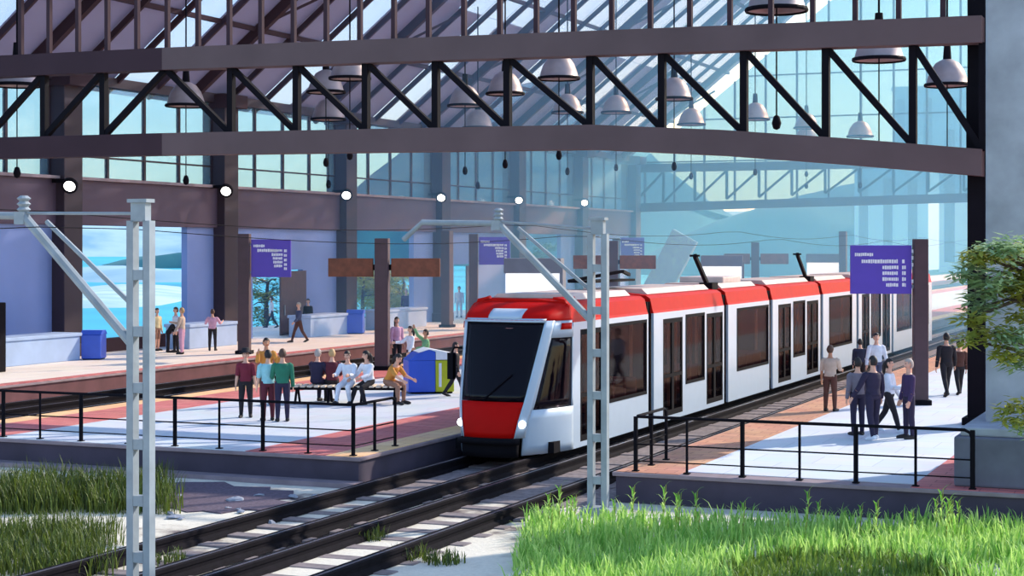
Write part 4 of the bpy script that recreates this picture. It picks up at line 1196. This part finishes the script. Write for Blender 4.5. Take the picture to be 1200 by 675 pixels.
# scattered pale stones on the shadow patch
rq = random.Random(17)
for k in range(22):
    x, y = at_depth(rq.uniform(140, 400), rq.uniform(30.2, 33.6)); s_ = rq.uniform(.05, .13)
    v = []; q = MB(); q.lathe([(0, 0), (s_, .01), (s_ * .9, s_ * .4), (s_ * .4, s_ * .6), (0, s_ * .62)], 7)
    q.v = [(p[0] * 1.5, p[1] + rq.uniform(-.02, .02), p[2] + rq.uniform(-.01, .01)) for p in q.v]
    o = q.build('stone', M_conc); o.location = (x, y, GZ + .01); o.rotation_euler = (0, 0, rq.uniform(0, 3)); tag(o, 'pale stone lying on the dark shadow patch left of the rails', 'stone', 'stones on the shadow patch')
for (u, v, l) in ((195, 660, 'small grass tuft at the foot of the left mast'), (430, 632, 'small grass tuft between the sleepers of the free track'), (520, 660, 'small grass tuft right of the rails at the bottom edge'), (480, 655, 'small grass tuft on the sand near the bottom edge'), (1010, 640, 'small dry tuft in the tall grass')):
    x, y = G(u, v, GZ); grass('grass', l, clump(x, y, .35, .3), M_grass2, (.15, .35), (.014, .024), 120)
# tall reed-like stalks standing out of the tall grass
rr = random.Random(5)
def stalk(x, y, h, label):
    t = thing('reed_stalk', (x, y, GZ), label, 'plant', 'tall leafy stalks along the back of the grass')
    b = MB(); b.tube([(0, 0, 0), (.02, .01, h * .5), (.05, .02, h)], [.012, .01, .005], 5); b.build('stem', M_leafy, t)
    l = MB()
    for k in range(9):
        z = h * (.3 + .075 * k); blade(l, .03 * z, 0, z, h * .24, .035, h * .2, k * 2.4)
    l.build('foliage', M_grass, t, fix=False)
for k in range(26):
    u = rr.uniform(640, 1130); y = min(29.8, rr.uniform(26.5, 28.2) + max(0, (u - 700) * .004)); x = x_on_y(u, y)
    stalk(x, y, rr.uniform(.5, .85), 'tall leafy stalk rising out of the bright grass before the right platform')

def tree(name, loc, label, trunk, clusters, m, leaf, n, cat='tree', grp=None, per_branch=True):
    """trunk: list of points; clusters: (dx, dy, dz, r) foliage masses on their own branches"""
    t = thing(name, loc, label, cat, grp)
    b = MB(); b.tube(trunk, [.16 * (1 - .7 * i / len(trunk)) for i in range(len(trunk))], 8)
    b.build('trunk', M_bark, t, smooth=True)
    br = MB()
    top = [Vector(p) for p in trunk]
    for (x, y, z, r) in clusters:
        s = min(top, key=lambda p: (p - Vector((x, y, z - .5))).length)
        mid = (s + Vector((x, y, z))) / 2 + Vector((0, 0, .15))
        br.tube([tuple(s), tuple(mid), (x, y, z)], [.06, .035, .012], 6)
    br.build('branches', M_bark, t, smooth=True)
    for (mm, sel) in ((m[0], 0), (m[-1], 1)):
        l = MB()
        for ci, (x, y, z, r) in enumerate(clusters):
            if len(m) > 1 and (ci % 2) != sel: continue
            if len(m) == 1 and sel == 1: continue
            for _ in range(int(n * r * r)):
                v = Vector((rg.gauss(0, 1), rg.gauss(0, 1), rg.gauss(0, .55))).normalized() * r * rg.random() ** .4
                v.z *= .6
                p = Vector((x, y, z)) + v
                a = rg.uniform(0, 2 * PI); d = Vector((math.cos(a), math.sin(a), rg.uniform(-.6, .3))).normalized(); s_ = d.cross(Vector((rg.uniform(-.4, .4), rg.uniform(-.4, .4), 1))).normalized()
                L = leaf * rg.uniform(.7, 1.3); w = L * .3
                q = len(l.v); l.v += [tuple(p), tuple(p + d * L * .45 + s_ * w * .5), tuple(p + d * L), tuple(p + d * L * .45 - s_ * w * .5)]; l.f.append((q, q + 1, q + 2, q + 3))
        if l.v: l.build('foliage', mm, t, fix=False)
    return t
# tree at the right edge, standing before the pier
def rel(u, v, d, base):
    x, y = at_depth(u, d); z = HC + (290 - v) * d / FPX
    return (x - base[0], y - base[1], z - base[2])
bx_, by_ = at_depth(1252, 27.4); base = (bx_, by_, GZ)
cl = []
for (u, v, d, r) in ((1150, 300, 27, .34), (1180, 290, 26.6, .42), (1205, 300, 27.4, .5), (1160, 330, 26.8, .4), (1195, 335, 27, .5), (1140, 312, 27.2, .25), (1165, 390, 26.6, .36), (1195, 395, 26.4, .4), (1215, 370, 27, .5), (1150, 360, 27, .3),
                     (1182, 415, 26.4, .28), (1200, 425, 26.7, .3), (1195, 478, 26.8, .34), (1210, 500, 26.6, .34), (1230, 320, 27.2, .7), (1250, 380, 27.3, .7), (1185, 492, 26.4, .2), (1128, 322, 26.9, .22), (1140, 372, 26.7, .26), (1150, 345, 27, .3), (1132, 398, 26.5, .2), (1165, 290, 26.9, .3)):
    x, y, z = rel(u, v, d, base); cl.append((x, y, z, r))
tree('leafy_tree', base, 'yellow-green leafy tree reaching in at the right edge before the pier', [(0, 0, 0), (-.05, 0, 1.5), (-.1, .05, 2.8), (-.2, 0, 4.0), (-.25, 0, 5.0)], cl, (M_leafy, M_leafp), .2, 1700)

# trees seen through the openings of the left wall
ti = 0
for (u, x, h, r, l) in ((312, -50.5, 3.6, 1.2, 'green bush seen through the passage under the purple sign'), (425, -53, 3.4, 1.9, 'yellow-green bush seen through the hall opening behind the crossed boards'),
                        (448, -57, 3.6, 2.1, 'bush at the middle of the hall opening behind the crossed boards'), (472, -52, 3.2, 1.7, 'bush at the right side of the hall opening behind the crossed boards'), (628, -56, 5.4, 1.6, 'hazy bush seen through the opening above the tram nose'), (645, -54, 5.0, 1.4, 'hazy bush at the right side of the opening above the tram nose')):
    y = y_on_x(u, x)
    q = [(rg.uniform(-r, r), rg.uniform(-r, r), h * rg.uniform(.1, .95), r * rg.uniform(.5, .8)) for _ in range(14)]
    tree('bush', (x, y, GZ), l, [(0, 0, 0), (0, 0, h * .5), (.1, 0, h * .8)], q, (M_leafd if ti in (0, 4, 5) else M_leafy, M_leafy if ti < 4 else M_leafd), .34, 260, 'bush'); ti += 1

# ================================================================== OUTSIDE: sea, shore, hills, sky
def hill_mat(name, c1, c2, sc=.02):
    m = bpy.data.materials.new(name); m.use_nodes = True; nt = m.node_tree; b = nt.nodes['Principled BSDF']; b.inputs['Roughness'].default_value = 1
    tc = nt.nodes.new('ShaderNodeTexCoord'); nz = nt.nodes.new('ShaderNodeTexNoise'); nz.inputs['Scale'].default_value = sc; nz.inputs['Detail'].default_value = 6
    nt.links.new(tc.outputs['Object'], nz.inputs['Vector'])
    rp = nt.nodes.new('ShaderNodeValToRGB'); rp.color_ramp.elements[0].position = .38; rp.color_ramp.elements[1].position = .62; rp.color_ramp.elements[0].color = c1; rp.color_ramp.elements[1].color = c2
    nt.links.new(nz.outputs['Fac'], rp.inputs['Fac']); nt.links.new(rp.outputs['Color'], b.inputs['Base Color'])
    return m
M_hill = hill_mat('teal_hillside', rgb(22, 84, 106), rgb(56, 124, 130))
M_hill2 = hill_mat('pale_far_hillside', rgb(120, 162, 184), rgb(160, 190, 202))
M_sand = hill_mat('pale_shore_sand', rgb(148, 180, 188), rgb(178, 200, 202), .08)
M_sea = mat('turquoise_sea', rgb(64, 172, 200), .6, var=.3, scale=.02, spec=.15)
struct('sea', MB().add([(-2500, -300, -3.0), (-49, -300, -3.0), (-49, 2500, -3.0), (-2500, 2500, -3.0)], [(0, 1, 2, 3)]), M_sea)
def ridge(name, pts, wid, m, seed, base=-4, label=None):
    """pts: (x, y, height) along the ridge line"""
    b = MB(); n = 60; k = 9
    P_ = []
    for i in range(n + 1):
        t = i / n * (len(pts) - 1); j = min(int(t), len(pts) - 2); f = t - j; f = f * f * (3 - 2 * f)
        P_.append(Vector(pts[j]).lerp(Vector(pts[j + 1]), f))
    for i, p in enumerate(P_):
        d = (P_[min(i + 1, n)] - P_[max(i - 1, 0)]); d.z = 0; d.normalize(); s_ = Vector((d.y, -d.x, 0))
        for j in range(k + 1):
            a = -1 + 2 * j / k
            hh = p.z * (1 - abs(a) ** 1.5) * min(1, i / 8, (n - i) / 8) * (1 + .22 * noise.noise(Vector((p.x * .012, p.y * .012 + a, seed))) + .07 * noise.noise(Vector((p.x * .06, p.y * .06 + 3 * a, seed))))
            q = Vector((p.x, p.y, 0)) + s_ * a * wid
            b.v.append((q.x, q.y, base + hh))
    for i in range(n):
        for j in range(k): a = i * (k + 1) + j; b.f.append((a, a + k + 1, a + k + 2, a + 1))
    o = b.build(name, m, smooth=True); o['kind'] = 'structure'; return o
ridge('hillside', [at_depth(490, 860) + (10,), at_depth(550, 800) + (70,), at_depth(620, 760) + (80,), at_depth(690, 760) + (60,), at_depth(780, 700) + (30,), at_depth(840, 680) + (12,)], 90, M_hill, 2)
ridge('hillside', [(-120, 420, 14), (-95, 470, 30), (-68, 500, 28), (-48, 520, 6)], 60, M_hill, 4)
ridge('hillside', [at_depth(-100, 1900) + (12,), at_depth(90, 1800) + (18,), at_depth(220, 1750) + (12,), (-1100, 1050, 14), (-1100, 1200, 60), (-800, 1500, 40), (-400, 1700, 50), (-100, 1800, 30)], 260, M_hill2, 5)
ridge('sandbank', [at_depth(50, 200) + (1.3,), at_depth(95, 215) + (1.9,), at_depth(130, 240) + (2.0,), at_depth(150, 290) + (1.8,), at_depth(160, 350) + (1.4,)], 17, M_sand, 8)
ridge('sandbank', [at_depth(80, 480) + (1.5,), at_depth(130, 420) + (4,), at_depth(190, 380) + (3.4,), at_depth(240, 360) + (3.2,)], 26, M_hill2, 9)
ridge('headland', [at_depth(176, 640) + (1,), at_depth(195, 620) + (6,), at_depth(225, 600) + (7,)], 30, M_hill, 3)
# pale blue buildings far beyond the right end of the tracks
M_bl = mat('pale_blue_facade', rgb(172, 208, 228), .8, var=.05, scale=.2)
for k, (u, d, w, h, l) in enumerate(((1052, 380, 16, 22, 'pale blue slab building far behind the large purple sign'), (1100, 430, 20, 44, 'tall pale blue building far behind the right post'), (1150, 340, 14, 30, 'pale blue building far behind the black column'))):
    x, y = at_depth(u, d)
    t = thing('building', (x, y, GZ), l, 'building')
    MB().box(-w / 2, w / 2, -8, 8, 0, h).build('walls', M_bl, t)
    MB().box(-w / 2 - .4, w / 2 + .4, -8.4, 8.4, h, h + 1).build('roof', M_bl, t)
    for q in range(3):
        MB().box(-w / 2 + 1 + q * w / 3, -w / 2 + 3 + q * w / 3, -8.1, -8, 2, h - 2).build('window_band', M_pane, t)

# ================================================================== HAZE, LIGHT, CAMERA
def haze(name, x0, x1, y0, y1, z0, z1, dens, col, label):
    m = bpy.data.materials.new(name); m.use_nodes = True; nt = m.node_tree; nt.nodes.clear()
    out = nt.nodes.new('ShaderNodeOutputMaterial'); vs = nt.nodes.new('ShaderNodeVolumeScatter')
    vs.inputs['Color'].default_value = col; vs.inputs['Density'].default_value = dens; vs.inputs['Anisotropy'].default_value = .25
    nt.links.new(vs.outputs[0], out.inputs['Volume'])
    o = MB().box(x0, x1, y0, y1, z0, z1).build(name, m); o['kind'] = 'stuff'; o['label'] = label; o['category'] = 'haze'
HAZE = True
if HAZE:
    haze('haze', -46, 14, 66, 92, -.55, 34, .014, (.16, .38, .70, 1), 'thin blue haze in the middle of the station hall')
    haze('haze', -46, 14, 92.02, 135, -.55, 34, .027, (.14, .42, .68, 1), 'denser blue haze towards the far end of the hall')

w = bpy.data.worlds.new('sky'); SC.world = w; w.use_nodes = True; nt = w.node_tree
bg = nt.nodes['Background']; st = nt.nodes.new('ShaderNodeTexSky'); st.sky_type = 'NISHITA'
SUN_EL, SUN_AZ = R(34), R(33)       # azimuth from +Y towards +X
st.sun_disc = False; st.sun_elevation = SUN_EL; st.sun_rotation = SUN_AZ; st.air_density = 1.2; st.dust_density = .7; st.ozone_density = 1.2
mxs = nt.nodes.new('ShaderNodeMixRGB'); mxs.blend_type = 'MULTIPLY'; mxs.inputs['Fac'].default_value = 1; mxs.inputs['Color2'].default_value = (.88, .96, 1.05, 1)
nt.links.new(st.outputs['Color'], mxs.inputs['Color1']); nt.links.new(mxs.outputs['Color'], bg.inputs['Color']); bg.inputs['Strength'].default_value = .30
L_ = bpy.data.lights.new('sun', 'SUN'); L_.energy = 5.2; L_.angle = R(.8); L_.color = (1, .93, .82)
so = bpy.data.objects.new('sun', L_); COL.objects.link(so)
dvec = Vector((math.sin(SUN_AZ) * math.cos(SUN_EL), math.cos(SUN_AZ) * math.cos(SUN_EL), math.sin(SUN_EL)))
so.rotation_euler = dvec.to_track_quat('Z', 'Y').to_euler(); so.location = (0, 60, 60)

cam = bpy.data.cameras.new('camera'); co = bpy.data.objects.new('camera', cam); COL.objects.link(co)
cam.sensor_width = 36; cam.lens = FPX / 1200 * 36; cam.shift_y = -(337.5 - 290) / 1200; cam.clip_end = 6000; cam.clip_start = .5
co.location = (0, 0, HC); co.rotation_euler = (R(90), 0, TH)
SC.camera = co
SC.view_settings.view_transform = 'Standard'; SC.view_settings.look = 'None'; SC.view_settings.gamma = 1; SC.view_settings.exposure = 0
SC.view_settings.use_curve_mapping = False
SC.cycles.use_denoising = True
SC.cycles.max_bounces = 8; SC.cycles.transparent_max_bounces = 24; SC.cycles.volume_bounces = 1; SC.cycles.caustics_reflective = False; SC.cycles.caustics_refractive = False
